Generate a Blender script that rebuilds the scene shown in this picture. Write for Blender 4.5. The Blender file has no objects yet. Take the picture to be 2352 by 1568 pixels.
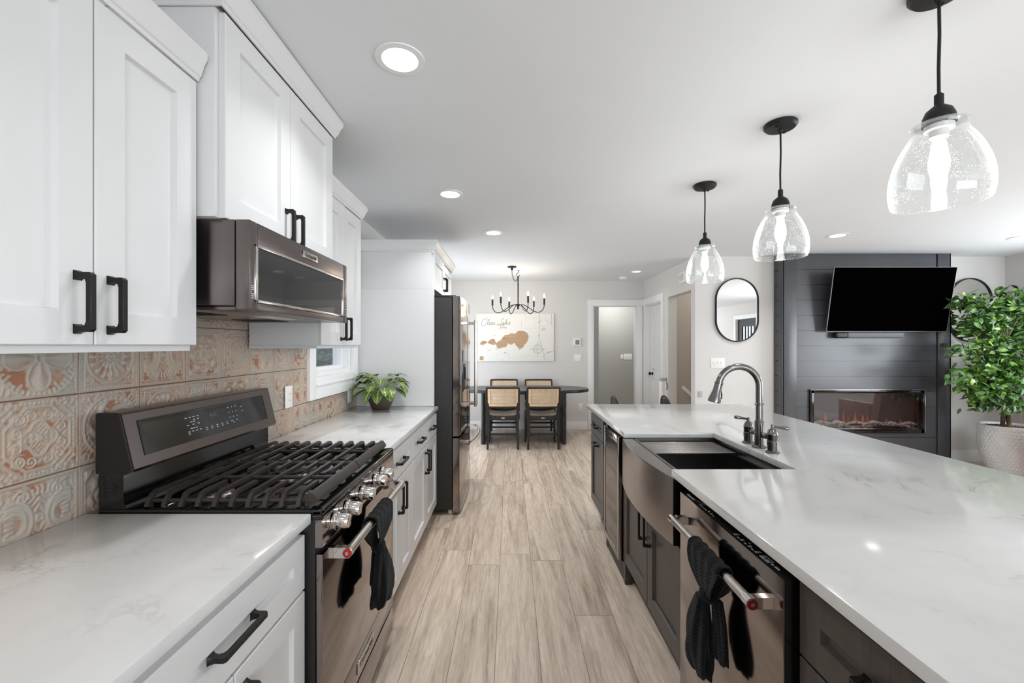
import bpy, bmesh, math, random
import numpy as np
from mathutils import Vector, Matrix, Quaternion

sc = bpy.context.scene
COL = sc.collection
PI = math.pi
R = random.Random(7)

# ------------------------------------------------------------------ camera
cam_d = bpy.data.cameras.new('camera')
cam_d.sensor_width = 36.0
cam_d.lens = 980.0 / 2352.0 * 36.0
cam_d.shift_x = 4.0 / 2352.0
cam_d.shift_y = 9.0 / 2352.0
cam_d.clip_start = 0.02
cam_d.clip_end = 200
cam = bpy.data.objects.new('camera', cam_d)
COL.objects.link(cam)
cam.location = (0, 0, 1.38)
cam.rotation_euler = (PI / 2, 0, 0)
sc.camera = cam

# ------------------------------------------------------------------ view, world, big lights
sc.view_settings.view_transform = 'Standard'
sc.view_settings.look = 'None'
sc.view_settings.gamma = 1.0
sc.view_settings.use_curve_mapping = False
sc.view_settings.exposure = 0.62
sc.cycles.use_denoising = True
sc.cycles.max_bounces = 10
sc.cycles.diffuse_bounces = 6
sc.cycles.glossy_bounces = 5
sc.cycles.transparent_max_bounces = 16
sc.cycles.caustics_reflective = False
sc.cycles.caustics_refractive = False
sc.cycles.sample_clamp_indirect = 4.0

world = bpy.data.worlds.new('world')
sc.world = world
world.use_nodes = True
_bg = world.node_tree.nodes['Background']
_bg.inputs[0].default_value = (0.80, 0.88, 1.0, 1)
_bg.inputs[1].default_value = 0.8


def area(name, loc, rot, sx, sy, power, col=(1, 1, 1)):
    l = bpy.data.lights.new(name, 'AREA')
    l.shape = 'RECTANGLE'
    l.size, l.size_y, l.energy, l.color = sx, sy, power, col
    o = bpy.data.objects.new(name, l)
    o.location, o.rotation_euler = loc, rot
    COL.objects.link(o)
    return o


DAY = (0.88, 0.945, 1.0)
# added fill at unseen front and side windows; daylight through the dining patio door
area('front_window_fill', (2.6, -3.46, 1.35), (PI / 2 + 0.7, 0, 0), 4.4, 1.7, 110, DAY)
area('side_window_fill', (5.86, 2.75, 1.4), (PI / 2 + 0.2, 0, PI / 2), 3.0, 1.5, 62, DAY)
area('patio_door_daylight', (-1.21, 5.6, 1.05), (PI / 2 + 0.2, 0, -PI / 2), 1.7, 1.95, 22, DAY)

CEIL = 2.438
FX = 980.0


def kx(x): return x * 1.041
def kz(z): return 1.38 + (z - 1.38) * 1.041


def px(x, y, Y):
    return Vector(((x - 1172) * Y / FX, Y, 1.38 - (y - 793) * Y / FX))


def s2l(c):
    c = c / 255.0
    return c / 12.92 if c <= 0.04045 else ((c + 0.055) / 1.055) ** 2.4


def rgb(r, g, b): return (s2l(r), s2l(g), s2l(b), 1.0)


# ------------------------------------------------------------------ materials
class NT:
    def __init__(self, name):
        self.m = bpy.data.materials.new(name)
        self.m.use_nodes = True
        self.t = self.m.node_tree
        self.n = self.t.nodes
        self.b = self.n['Principled BSDF']
        self.out = self.n['Material Output']

    def new(self, typ, **kw):
        nd = self.n.new(typ)
        for k, v in kw.items():
            setattr(nd, k, v)
        return nd

    def link(self, a, b): self.t.links.new(a, b)

    def setp(self, **kw):
        for k, v in kw.items():
            self.b.inputs[k.replace('_', ' ')].default_value = v

    def coord(self, which='Object', scale=(1, 1, 1), rot=(0, 0, 0)):
        tc = self.new('ShaderNodeTexCoord')
        mp = self.new('ShaderNodeMapping')
        mp.inputs['Scale'].default_value = scale
        mp.inputs['Rotation'].default_value = rot
        self.link(tc.outputs[which], mp.inputs['Vector'])
        return mp.outputs['Vector']

    def noise(self, vec, scale, detail=3, rough=0.5, dist=0.0):
        nd = self.new('ShaderNodeTexNoise')
        nd.inputs['Scale'].default_value = scale
        nd.inputs['Detail'].default_value = detail
        nd.inputs['Roughness'].default_value = rough
        nd.inputs['Distortion'].default_value = dist
        if vec is not None:
            self.link(vec, nd.inputs['Vector'])
        return nd.outputs['Fac']

    def math(self, op, a, b=None, c=None):
        nd = self.new('ShaderNodeMath', operation=op)
        for i, v in enumerate((a, b, c)):
            if v is None:
                continue
            if isinstance(v, (int, float)):
                nd.inputs[i].default_value = v
            else:
                self.link(v, nd.inputs[i])
        return nd.outputs[0]

    def ramp(self, fac, stops):
        nd = self.new('ShaderNodeValToRGB')
        e = nd.color_ramp.elements
        while len(e) < len(stops):
            e.new(0.5)
        for el, (p, c) in zip(e, stops):
            el.position = p
            el.color = c if len(c) == 4 else (*c, 1)
        self.link(fac, nd.inputs[0])
        return nd.outputs[0]

    def mix(self, fac, a, b, typ='MIX'):
        nd = self.new('ShaderNodeMixRGB', blend_type=typ)
        for i, v in ((0, fac), (1, a), (2, b)):
            if isinstance(v, (int, float, tuple)):
                nd.inputs[i].default_value = v
            else:
                self.link(v, nd.inputs[i])
        return nd.outputs[0]

    def bump(self, h, strength, dist=0.01):
        nd = self.new('ShaderNodeBump')
        nd.inputs['Strength'].default_value = strength
        nd.inputs['Distance'].default_value = dist
        self.link(h, nd.inputs['Height'])
        self.link(nd.outputs[0], self.b.inputs['Normal'])


def M(name, col, rough=0.5, metal=0.0, spec=0.5, var=0.03, vs=6.0, bump=0.0, bs=120.0, coat=0.0, stretch=(1, 1, 1)):
    t = NT(name)
    t.setp(Roughness=rough, Metallic=metal)
    t.b.inputs['Specular IOR Level'].default_value = spec
    if coat:
        t.b.inputs['Coat Weight'].default_value = coat
        t.b.inputs['Coat Roughness'].default_value = 0.05
    v = t.coord('Object', stretch)
    n = t.noise(v, vs, 4)
    lo = tuple(c * (1 - var * 2) for c in col[:3]) + (1,)
    hi = tuple(min(1, c * (1 + var * 2)) for c in col[:3]) + (1,)
    t.link(t.ramp(n, [(0.25, lo), (0.75, hi)]), t.b.inputs['Base Color'])
    if bump:
        t.bump(t.noise(v, bs, 3), bump, 0.002)
    return t.m


def emit(name, col, strength):
    t = NT(name)
    t.b.inputs['Base Color'].default_value = (0.8, 0.8, 0.8, 1)
    t.b.inputs['Emission Color'].default_value = (*col, 1)
    t.b.inputs['Emission Strength'].default_value = strength
    return t.m


def glass_mat(name, tint=(0.97, 0.98, 0.98, 1), base=0.06, power=2.2, seeds=False, rough=0.02):
    t = NT(name)
    tr = t.new('ShaderNodeBsdfTransparent')
    tr.inputs[0].default_value = tint
    gl = t.new('ShaderNodeBsdfGlossy')
    gl.inputs['Roughness'].default_value = rough
    lw = t.new('ShaderNodeLayerWeight')
    lw.inputs[0].default_value = 0.5
    f = t.math('POWER', lw.outputs['Facing'], power)
    f = t.math('ADD', t.math('MULTIPLY', f, 0.75), base)
    mx = t.new('ShaderNodeMixShader')
    t.link(f, mx.inputs[0])
    t.link(tr.outputs[0], mx.inputs[1])
    t.link(gl.outputs[0], mx.inputs[2])
    res = mx.outputs[0]
    if seeds:
        v = t.coord('Object')
        vo = t.new('ShaderNodeTexVoronoi')
        vo.inputs['Scale'].default_value = 150
        t.link(v, vo.inputs['Vector'])
        sp = t.math('LESS_THAN', vo.outputs['Distance'], 0.17)
        keep = t.math('GREATER_THAN', t.noise(v, 24, 3), 0.50)
        sp = t.math('MULTIPLY', sp, keep)
        sp = t.math('ADD', t.math('MULTIPLY', sp, 0.30), t.math('MULTIPLY', t.math('POWER', lw.outputs['Facing'], 4.0), 0.22))
        sp = t.math('MINIMUM', t.math('ADD', sp, 0.006), 1.0)
        df = t.new('ShaderNodeBsdfTranslucent')
        df.inputs[0].default_value = (0.95, 0.96, 0.97, 1)
        d2 = t.new('ShaderNodeBsdfDiffuse')
        d2.inputs[0].default_value = (0.95, 0.96, 0.97, 1)
        ad = t.new('ShaderNodeMixShader')
        ad.inputs[0].default_value = 0.5
        t.link(df.outputs[0], ad.inputs[1])
        t.link(d2.outputs[0], ad.inputs[2])
        m2 = t.new('ShaderNodeMixShader')
        t.link(sp, m2.inputs[0])
        t.link(res, m2.inputs[1])
        t.link(ad.outputs[0], m2.inputs[2])
        res = m2.outputs[0]
    t.link(res, t.out.inputs['Surface'])
    return t.m


def floor_mat():
    t = NT('oak plank floor')
    tc = t.new('ShaderNodeTexCoord')
    sx = t.new('ShaderNodeSeparateXYZ')
    t.link(tc.outputs['Object'], sx.inputs[0])
    W, L = 0.197, 1.52
    u = t.math('DIVIDE', t.math('ADD', sx.outputs[0], 0.066 + W * 40), W)
    iu = t.math('FLOOR', u)
    fu = t.math('FRACT', u)
    wn = t.new('ShaderNodeTexWhiteNoise', noise_dimensions='1D')
    t.link(iu, wn.inputs['W'])
    v = t.math('ADD', t.math('DIVIDE', sx.outputs[1], L), t.math('ADD', wn.outputs[0], 50.0))
    iv = t.math('FLOOR', v)
    fv = t.math('FRACT', v)
    pid = t.math('ADD', t.math('MULTIPLY', iu, 7.13), t.math('MULTIPLY', iv, 3.71))
    w2 = t.new('ShaderNodeTexWhiteNoise', noise_dimensions='1D')
    t.link(pid, w2.inputs['W'])
    # grain: stretched, offset per plank
    cb = t.new('ShaderNodeCombineXYZ')
    t.link(t.math('ADD', t.math('MULTIPLY', sx.outputs[0], 1.0), t.math('MULTIPLY', w2.outputs[0], 9.0)), cb.inputs[0])
    t.link(t.math('ADD', t.math('MULTIPLY', sx.outputs[1], 0.085), t.math('MULTIPLY', w2.outputs[0], 5.0)), cb.inputs[1])
    t.link(w2.outputs[0], cb.inputs[2])
    g1 = t.noise(cb.outputs[0], 13, 8, 0.62, 1.1)
    g2 = t.noise(cb.outputs[0], 105, 5, 0.65, 0.4)
    base = t.ramp(g1, [(0.24, rgb(132, 115, 100)), (0.38, rgb(184, 166, 149)), (0.52, rgb(212, 195, 178)), (0.78, rgb(230, 216, 202))])
    fine = t.ramp(g2, [(0.32, (0.72, 0.71, 0.70)), (0.60, (1, 1, 1))])
    c = t.mix(0.9, base, fine, 'MULTIPLY')
    tint = t.ramp(w2.outputs[0], [(0.0, (0.90, 0.885, 0.87)), (0.5, (1, 0.99, 0.98)), (1.0, (1.06, 1.05, 1.04))])
    c = t.mix(1.0, c, tint, 'MULTIPLY')
    e1 = t.math('LESS_THAN', t.math('MINIMUM', fu, t.math('SUBTRACT', 1.0, fu)), 0.0075)
    e2 = t.math('LESS_THAN', t.math('MINIMUM', fv, t.math('SUBTRACT', 1.0, fv)), 0.0010)
    e = t.math('MAXIMUM', e1, e2)
    c = t.mix(t.math('MULTIPLY', e, 0.75), c, rgb(92, 78, 66))
    t.link(c, t.b.inputs['Base Color'])
    t.link(t.math('ADD', 0.27, t.math('MULTIPLY', g2, 0.16)), t.b.inputs['Roughness'])
    t.b.inputs['Specular IOR Level'].default_value = 0.45
    t.bump(t.math('SUBTRACT', t.math('MULTIPLY', g2, 0.5), e), 0.18, 0.002)
    return t.m


def quartz_mat():
    t = NT('white veined quartz')
    v = t.coord('Object', (1, 1, 1), (0, 0, 0.5))
    warp = t.noise(v, 2.2, 5, 0.6)
    n = t.noise(v, 1.5, 7, 0.6, 1.3)
    d = t.math('ABSOLUTE', t.math('SUBTRACT', n, 0.5))
    thin = t.ramp(d, [(0.0, (1, 1, 1)), (0.013, (0, 0, 0))])
    mask = t.ramp(t.noise(v, 3.1, 3), [(0.52, (0, 0, 0)), (0.68, (1, 1, 1))])
    broad = t.ramp(d, [(0.0, (1, 1, 1)), (0.10, (0, 0, 0))])
    f = t.math('ADD', t.math('MULTIPLY', t.mix(1.0, thin, mask, 'MULTIPLY'), 0.5), t.math('MULTIPLY', broad, 0.07))
    c = t.mix(f, t.ramp(warp, [(0.3, rgb(207, 207, 206)), (0.7, rgb(215, 215, 214))]), rgb(140, 138, 136))
    t.link(c, t.b.inputs['Base Color'])
    t.setp(Roughness=0.09)
    t.b.inputs['Specular IOR Level'].default_value = 0.5
    return t.m


def tile_mat():
    t = NT('embossed patina tile')
    at = t.new('ShaderNodeAttribute', attribute_name='relief')
    v = t.coord('Object')
    n1 = t.noise(v, 7, 5, 0.6)
    n2 = t.noise(v, 45, 4, 0.6)
    hgt = t.math('ADD', at.outputs['Fac'], t.math('MULTIPLY', t.math('SUBTRACT', n2, 0.5), 0.55))
    hgt = t.math('ADD', hgt, t.math('ADD', t.math('MULTIPLY', t.math('SUBTRACT', n1, 0.5), 1.6), 0.10))
    pat = t.ramp(t.noise(v, 3.2, 4, 0.6), [(0.35, rgb(178, 158, 140)), (0.6, rgb(160, 155, 147))])
    rust = t.ramp(hgt, [(0.0, rgb(152, 104, 78)), (0.35, rgb(176, 142, 118))])
    c = t.mix(t.ramp(hgt, [(0.02, (0, 0, 0)), (0.34, (1, 1, 1))]), rust, pat)
    c = t.mix(t.ramp(at.outputs['Fac'], [(0.55, (0, 0, 0)), (1.0, (0.35, 0.35, 0.35))]), c, rgb(196, 186, 174))
    grout = t.math('LESS_THAN', at.outputs['Fac'], -0.5)
    c = t.mix(grout, c, rgb(128, 116, 106))
    t.link(c, t.b.inputs['Base Color'])
    t.setp(Roughness=0.42)
    t.bump(n2, 0.25, 0.001)
    return t.m


def stain_mat(name, c0, c1, rough=0.4):
    t = NT(name)
    v = t.coord('Object', (14, 14, 1.2))
    n = t.noise(v, 4, 6, 0.65, 0.8)
    t.link(t.ramp(n, [(0.3, c0), (0.7, c1)]), t.b.inputs['Base Color'])
    t.setp(Roughness=rough)
    t.bump(n, 0.12, 0.001)
    return t.m


def brushed_mat(name, col, rough, stretch, metal=1.0, amt=0.10):
    t = NT(name)
    v = t.coord('Object', stretch)
    n = t.noise(v, 6, 3, 0.6)
    lo = tuple(c * (1 - amt) for c in col[:3]) + (1,)
    hi = tuple(min(1, c * (1 + amt)) for c in col[:3]) + (1,)
    t.link(t.ramp(n, [(0.3, lo), (0.7, hi)]), t.b.inputs['Base Color'])
    t.setp(Metallic=metal)
    t.link(t.math('ADD', rough - 0.02, t.math('MULTIPLY', n, 0.06)), t.b.inputs['Roughness'])
    return t.m


def cane_mat(name, freq, c0, c1, hole, see=True, ax=(0, 2)):
    t = NT(name)
    tc = t.new('ShaderNodeTexCoord')
    sx = t.new('ShaderNodeSeparateXYZ')
    t.link(tc.outputs['Object'], sx.inputs[0])
    a = t.math('FRACT', t.math('MULTIPLY', sx.outputs[ax[0]], freq))
    b = t.math('FRACT', t.math('MULTIPLY', sx.outputs[ax[1]], freq))
    h = t.math('MULTIPLY', t.math('LESS_THAN', a, hole), t.math('LESS_THAN', b, hole))
    n = t.noise(tc.outputs['Object'], 30, 3)
    t.link(t.mix(0.0 if see else h, t.ramp(n, [(0.3, c0), (0.7, c1)]), (0.05, 0.04, 0.035, 1)), t.b.inputs['Base Color'])
    t.setp(Roughness=0.55)
    if not see:
        t.link(t.mix(h, t.ramp(n, [(0.3, c0), (0.7, c1)]), tuple(x * 0.3 for x in c0[:3]) + (1,)), t.b.inputs['Base Color'])
        return t.m
    tr = t.new('ShaderNodeBsdfTransparent')
    mx = t.new('ShaderNodeMixShader')
    t.link(h, mx.inputs[0])
    t.link(t.b.outputs[0], mx.inputs[1])
    t.link(tr.outputs[0], mx.inputs[2])
    t.link(mx.outputs[0], t.out.inputs['Surface'])
    return t.m


def towel_mat():
    t = NT('black waffle towel')
    v = t.coord('Object')
    sx = t.new('ShaderNodeSeparateXYZ')
    t.link(v, sx.inputs[0])
    a = t.math('SINE', t.math('MULTIPLY', sx.outputs[2], 620))
    b = t.math('SINE', t.math('MULTIPLY', t.math('ADD', sx.outputs[0], sx.outputs[1]), 620))
    h = t.math('MULTIPLY', a, b)
    t.link(t.ramp(t.noise(v, 40, 3), [(0.3, rgb(11, 11, 12)), (0.7, rgb(20, 20, 21))]), t.b.inputs['Base Color'])
    t.setp(Roughness=0.95)
    t.b.inputs['Specular IOR Level'].default_value = 0.15
    t.b.inputs['Sheen Weight'].default_value = 0.08
    t.bump(h, 0.5, 0.003)
    return t.m


def vein_leaf_mat():
    t = NT('prayer plant leaf')
    uv = t.new('ShaderNodeUVMap', uv_map='leaf')
    sx = t.new('ShaderNodeSeparateXYZ')
    t.link(uv.outputs[0], sx.inputs[0])
    s = t.math('ABSOLUTE', sx.outputs[0])
    mid = t.math('LESS_THAN', s, 0.085)
    ph = t.math('SUBTRACT', sx.outputs[1], t.math('MULTIPLY', t.math('POWER', s, 1.5), 0.22))
    vein = t.math('GREATER_THAN', t.math('SINE', t.math('MULTIPLY', ph, 2 * PI * 9)), 0.80)
    f = t.math('MAXIMUM', mid, vein)
    base = t.ramp(s, [(0.0, rgb(70, 104, 40)), (0.35, rgb(38, 66, 30)), (1.0, rgb(58, 96, 40))])
    n = t.noise(t.coord('Object'), 9, 2)
    base = t.mix(t.ramp(n, [(0.55, (0, 0, 0)), (0.75, (0.7, 0.7, 0.7))]), base, rgb(142, 176, 56))
    t.link(t.mix(f, base, rgb(190, 206, 110)), t.b.inputs['Base Color'])
    t.setp(Roughness=0.38)
    return t.m


def ficus_leaf_mat():
    t = NT('ficus leaf')
    v = t.coord('Object')
    n = t.noise(v, 16, 2)
    n2 = t.noise(v, 3.0, 2)
    f = t.math('ADD', t.math('MULTIPLY', n, 0.8), t.math('MULTIPLY', n2, 0.35))
    c = t.ramp(f, [(0.36, rgb(26, 48, 22)), (0.52, rgb(46, 82, 34)), (0.68, rgb(86, 130, 46)), (0.82, rgb(176, 186, 70))])
    t.link(c, t.b.inputs['Base Color'])
    t.setp(Roughness=0.4)
    return t.m


WHITE_CAB = M('white cabinet paint', rgb(215, 215, 215), 0.34, var=0.006, vs=3)
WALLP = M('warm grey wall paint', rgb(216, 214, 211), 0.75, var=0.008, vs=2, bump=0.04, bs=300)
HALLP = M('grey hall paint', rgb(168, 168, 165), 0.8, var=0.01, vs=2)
STAIRP = M('beige stair paint', rgb(198, 189, 178), 0.8, var=0.01, vs=2)
CEILP = M('white ceiling paint', rgb(226, 229, 232), 0.8, var=0.006, vs=2, bump=0.03, bs=250)
TRIMW = M('white trim paint', rgb(234, 234, 234), 0.4, var=0.006, vs=3)
FLOORM = floor_mat()
QUARTZ = quartz_mat()
TILEM = tile_mat()
BLACKPULL = M('oil rubbed black metal', rgb(38, 36, 35), 0.42, 0.6, var=0.05, vs=40)
BLACKMAT = M('matte black metal', rgb(30, 30, 31), 0.5, 0.4, var=0.04, vs=30)
BSTEEL = brushed_mat('black stainless steel', rgb(118, 110, 108), 0.24, (1, 1, 40), amt=0.035)
BSTEELM = brushed_mat('polished black stainless steel', rgb(152, 143, 139), 0.10, (1, 60, 1), amt=0.05)
STEEL = brushed_mat('brushed steel', rgb(196, 190, 184), 0.22, (1, 60, 1))
CHROME = M('polished nickel', rgb(220, 216, 212), 0.10, 1.0, var=0.01)
GUNM = brushed_mat('gunmetal nickel', rgb(120, 117, 115), 0.20, (30, 30, 1))
BGLOSS = M('gloss black enamel', rgb(16, 15, 15), 0.10, 0.0, 0.6, var=0.05)
BPLAST = M('black plastic', rgb(22, 21, 21), 0.45, var=0.05, vs=20)
IRON = M('cast iron grate', rgb(58, 53, 50), 0.42, 0.3, var=0.08, vs=60, bump=0.2, bs=500)
DGLASS = M('dark display glass', rgb(26, 26, 28), 0.05, 0.0, 0.8, var=0.02)
ISLAND = stain_mat('charcoal stained maple', rgb(58, 53, 51), rgb(74, 68, 65), 0.36)
DARKIN = M('dark cabinet interior', rgb(24, 22, 21), 0.7, var=0.05)
RED = M('red enamel', rgb(170, 24, 36), 0.25, var=0.03)
DRED = M('dark red enamel', rgb(104, 12, 22), 0.2, var=0.03)
PWHITE = M('white plastic', rgb(236, 235, 232), 0.35, var=0.004)
MARK = M('white printed legend', rgb(205, 205, 205), 0.6, var=0.01)
SEEDED = glass_mat('seeded clear glass', seeds=True, base=0.02)
PANE = glass_mat('window pane', base=0.03, power=4)
FGLASS = glass_mat('fireplace glass', (0.92, 0.91, 0.91, 1), base=0.08, power=3)
BULB = emit('lit bulb', (1.0, 0.97, 0.92), 14)
CBULB = emit('lit candle bulb', (1.0, 0.86, 0.68), 26)
LED = emit('lit downlight lens', (1.0, 0.98, 0.95), 12)
LEDDIM = emit('dimmed downlight lens', (1.0, 0.97, 0.93), 1.6)
MIRROR = M('mirror silver', (0.92, 0.92, 0.92, 1), 0.01, 1.0, var=0.0)
BLACKPAINT = M('black painted shiplap', rgb(66, 67, 71), 0.28, 0.0, 0.7, var=0.03, vs=4)
TVSCR = M('black television panel', rgb(2, 2, 2), 0.6, 0.0, 0.0, var=0.0)
TOWEL = towel_mat()
LEAFV = vein_leaf_mat()
LEAFF = ficus_leaf_mat()
BARK = M('grey brown bark', rgb(112, 98, 76), 0.85, var=0.2, vs=25, bump=0.6, bs=60)
MOSS = M('brown bark mulch', rgb(118, 92, 74), 0.95, var=0.3, vs=40, bump=0.9, bs=90)
POTBR = M('dark brown pot glaze', rgb(78, 64, 58), 0.4, var=0.05)
POTWH = M('white ceramic glaze', rgb(230, 231, 232), 0.4, var=0.01)
CHAIRBLK = stain_mat('black stained wood', rgb(26, 24, 23), rgb(38, 35, 33), 0.38)
TABLEBLK = M('black lacquered table', rgb(34, 35, 38), 0.3, var=0.04)
CANE = cane_mat('natural cane webbing', 110, rgb(214, 188, 158), rgb(228, 206, 178), 0.46)
CANEW = M('pale rattan frame', rgb(222, 190, 154), 0.5, var=0.06, vs=30)
WOVEN = cane_mat('woven grey cord seat', 70, rgb(150, 138, 124), rgb(176, 164, 150), 0.30, see=False, ax=(0, 1))
LEATHER = M('cognac leather', rgb(168, 108, 84), 0.5, var=0.08, vs=12, bump=0.2, bs=200)
MAPWHITE = M('whitewashed board', rgb(236, 234, 228), 0.6, var=0.01, vs=4)
MAPINK = M('engraved map line', rgb(150, 142, 134), 0.8, var=0.03)
MAPFAINT = M('faint engraved map line', rgb(214, 211, 205), 0.8, var=0.02)
_lw = NT('oak lake inlay')
_v = _lw.coord('Object', (1.0, 1, 30))
_lw.link(_lw.ramp(_lw.noise(_v, 3, 4), [(0.3, rgb(172, 138, 104)), (0.7, rgb(196, 164, 130))]), _lw.b.inputs['Base Color'])
LAKEW = _lw.m
SCREEN = M('grey lcd', rgb(110, 112, 116), 0.3, var=0.02)
SHRUBM = M('blue green foliage', rgb(92, 116, 108), 0.8, var=0.4, vs=14)
GROUND = M('pale concrete ground', rgb(190, 192, 194), 0.9, var=0.05)
SIDING = M('white vinyl siding', rgb(224, 230, 238), 0.6, var=0.02)
EMBER = M('grey ember bed', rgb(150, 140, 134), 0.8, var=0.4, vs=40, bump=0.8, bs=120)
_ft = NT('faint electric flame')
_fe, _fp, _fm = _ft.new('ShaderNodeEmission'), _ft.new('ShaderNodeBsdfTransparent'), _ft.new('ShaderNodeMixShader')
_fe.inputs[0].default_value, _fe.inputs[1].default_value, _fm.inputs[0].default_value = (1.0, 0.25, 0.12, 1), 0.5, 0.09
_ft.link(_fp.outputs[0], _fm.inputs[1])
_ft.link(_fe.outputs[0], _fm.inputs[2])
_ft.link(_fm.outputs[0], _ft.out.inputs['Surface'])
FLAME = _ft.m
FIREBACK = M('fireplace back panel', rgb(52, 46, 46), 0.45, var=0.1)


# ------------------------------------------------------------------ mesh builder
class MB:
    def __init__(self):
        self.v, self.f, self.uv, self.att = [], [], [], []

    def add(self, vs, fs):
        o = len(self.v)
        self.v += [tuple(p) for p in vs]
        self.f += [tuple(i + o for i in f) for f in fs]
        return self

    def box(self, x0, x1, y0, y1, z0, z1, b=0.0, seg=2):
        if x0 > x1: x0, x1 = x1, x0
        if y0 > y1: y0, y1 = y1, y0
        if z0 > z1: z0, z1 = z1, z0
        if b <= 0:
            vs = [(x0, y0, z0), (x1, y0, z0), (x1, y1, z0), (x0, y1, z0), (x0, y0, z1), (x1, y0, z1), (x1, y1, z1), (x0, y1, z1)]
            return self.add(vs, [(0, 3, 2, 1), (4, 5, 6, 7), (0, 1, 5, 4), (1, 2, 6, 5), (2, 3, 7, 6), (3, 0, 4, 7)])
        b = min(b, (x1 - x0) * 0.49, (y1 - y0) * 0.49, (z1 - z0) * 0.49)
        bm = bmesh.new()
        bmesh.ops.create_cube(bm, size=1.0)
        for v in bm.verts:
            v.co = ((x0 + x1) / 2 + v.co.x * (x1 - x0), (y0 + y1) / 2 + v.co.y * (y1 - y0), (z0 + z1) / 2 + v.co.z * (z1 - z0))
        bmesh.ops.bevel(bm, geom=list(bm.edges), offset=b, segments=seg, profile=0.6, affect='EDGES')
        return self.take(bm)

    def take(self, bm):
        bm.verts.index_update()
        self.add([v.co[:] for v in bm.verts], [[v.index for v in f.verts] for f in bm.faces])
        bm.free()
        return self

    def ring(self, c, u, w, r0, r1, n):
        return [c + u * (math.cos(2 * PI * i / n) * r0) + w * (math.sin(2 * PI * i / n) * r1) for i in range(n)]

    def loft(self, rings, cap0=True, cap1=True):
        n = len(rings[0])
        vs, fs = [], []
        for r in rings:
            vs += r
        for k in range(len(rings) - 1):
            for i in range(n):
                j = (i + 1) % n
                fs.append((k * n + i, k * n + j, (k + 1) * n + j, (k + 1) * n + i))
        if cap0: fs.append(tuple(range(n - 1, -1, -1)))
        if cap1: fs.append(tuple((len(rings) - 1) * n + i for i in range(n)))
        return self.add(vs, fs)

    def frame(self, d):
        d = d.normalized()
        a = Vector((0, 0, 1)) if abs(d.z) < 0.9 else Vector((1, 0, 0))
        u = a.cross(d).normalized()
        return u, d.cross(u).normalized()

    def cyl(self, p0, p1, r0, r1=None, n=24):
        p0, p1 = Vector(p0), Vector(p1)
        r1 = r0 if r1 is None else r1
        u, w = self.frame(p1 - p0)
        return self.loft([self.ring(p0, u, w, r0, r0, n), self.ring(p1, u, w, r1, r1, n)])

    def tube(self, pts, r, n=12, closed=False, sq=False):
        pts = [Vector(p) for p in pts]
        m = len(pts)
        rs = r if isinstance(r, (list, tuple)) else [r] * m
        rings = []
        u = None
        for i, p in enumerate(pts):
            if closed:
                d = pts[(i + 1) % m] - pts[i - 1]
            else:
                d = pts[min(i + 1, m - 1)] - pts[max(i - 1, 0)]
            d.normalize()
            if u is None:
                u, w = self.frame(d)
            else:
                u = (u - d * u.dot(d))
                if u.length < 1e-6:
                    u, w = self.frame(d)
                u.normalize()
                w = d.cross(u).normalized()
            if sq:
                k = rs[i]
                rings.append([p + u * a * k + w * b * k for a, b in ((-1, -1), (1, -1), (1, 1), (-1, 1))])
            else:
                rings.append(self.ring(p, u, w, rs[i], rs[i], n))
        if closed:
            rings.append(rings[0])
            return self.loft(rings, False, False)
        return self.loft(rings)

    def lathe(self, prof, c=(0, 0, 0), n=40, axis=(0, 0, 1), cap=True):
        c = Vector(c)
        d = Vector(axis).normalized()
        u, w = self.frame(d)
        rings = [self.ring(c + d * h, u, w, max(r, 1e-5), max(r, 1e-5), n) for r, h in prof]
        return self.loft(rings, cap, cap)

    def prism(self, poly, plane, lo, hi):
        def P(a, b, c):
            return {'xy': (a, b, c), 'xz': (a, c, b), 'yz': (c, a, b)}[plane]
        n = len(poly)
        vs = [P(a, b, lo) for a, b in poly] + [P(a, b, hi) for a, b in poly]
        fs = [tuple(range(n - 1, -1, -1)), tuple(range(n, 2 * n))]
        fs += [(i, (i + 1) % n, n + (i + 1) % n, n + i) for i in range(n)]
        return self.add(vs, fs)

    def sphere(self, c, r, s=(1, 1, 1), n=20):
        bm = bmesh.new()
        bmesh.ops.create_uvsphere(bm, u_segments=n, v_segments=n // 2, radius=1.0)
        for v in bm.verts:
            v.co = (c[0] + v.co.x * r * s[0], c[1] + v.co.y * r * s[1], c[2] + v.co.z * r * s[2])
        return self.take(bm)

    def shaker(self, xf, d, y0, y1, z0, z1, st=0.062, th=0.02, rec=0.011):
        # five-piece door or drawer front whose face lies in the plane X = xf and looks along d*X
        def rect(x, i):
            return [(x, y0 + i, z0 + i), (x, y1 - i, z0 + i), (x, y1 - i, z1 - i), (x, y0 + i, z1 - i)]
        L = [rect(xf - d * th, 0), rect(xf - d * 0.002, 0), rect(xf, 0.002), rect(xf, st), rect(xf - d * rec, st + 0.004)]
        vs = sum(L, [])
        fs = [(0, 1, 2, 3)]
        for k in range(4):
            for i in range(4):
                j = (i + 1) % 4
                fs.append((k * 4 + i, k * 4 + j, k * 4 + 4 + j, k * 4 + 4 + i))
        fs.append((16, 17, 18, 19))
        return self.add(vs, fs)

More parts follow.
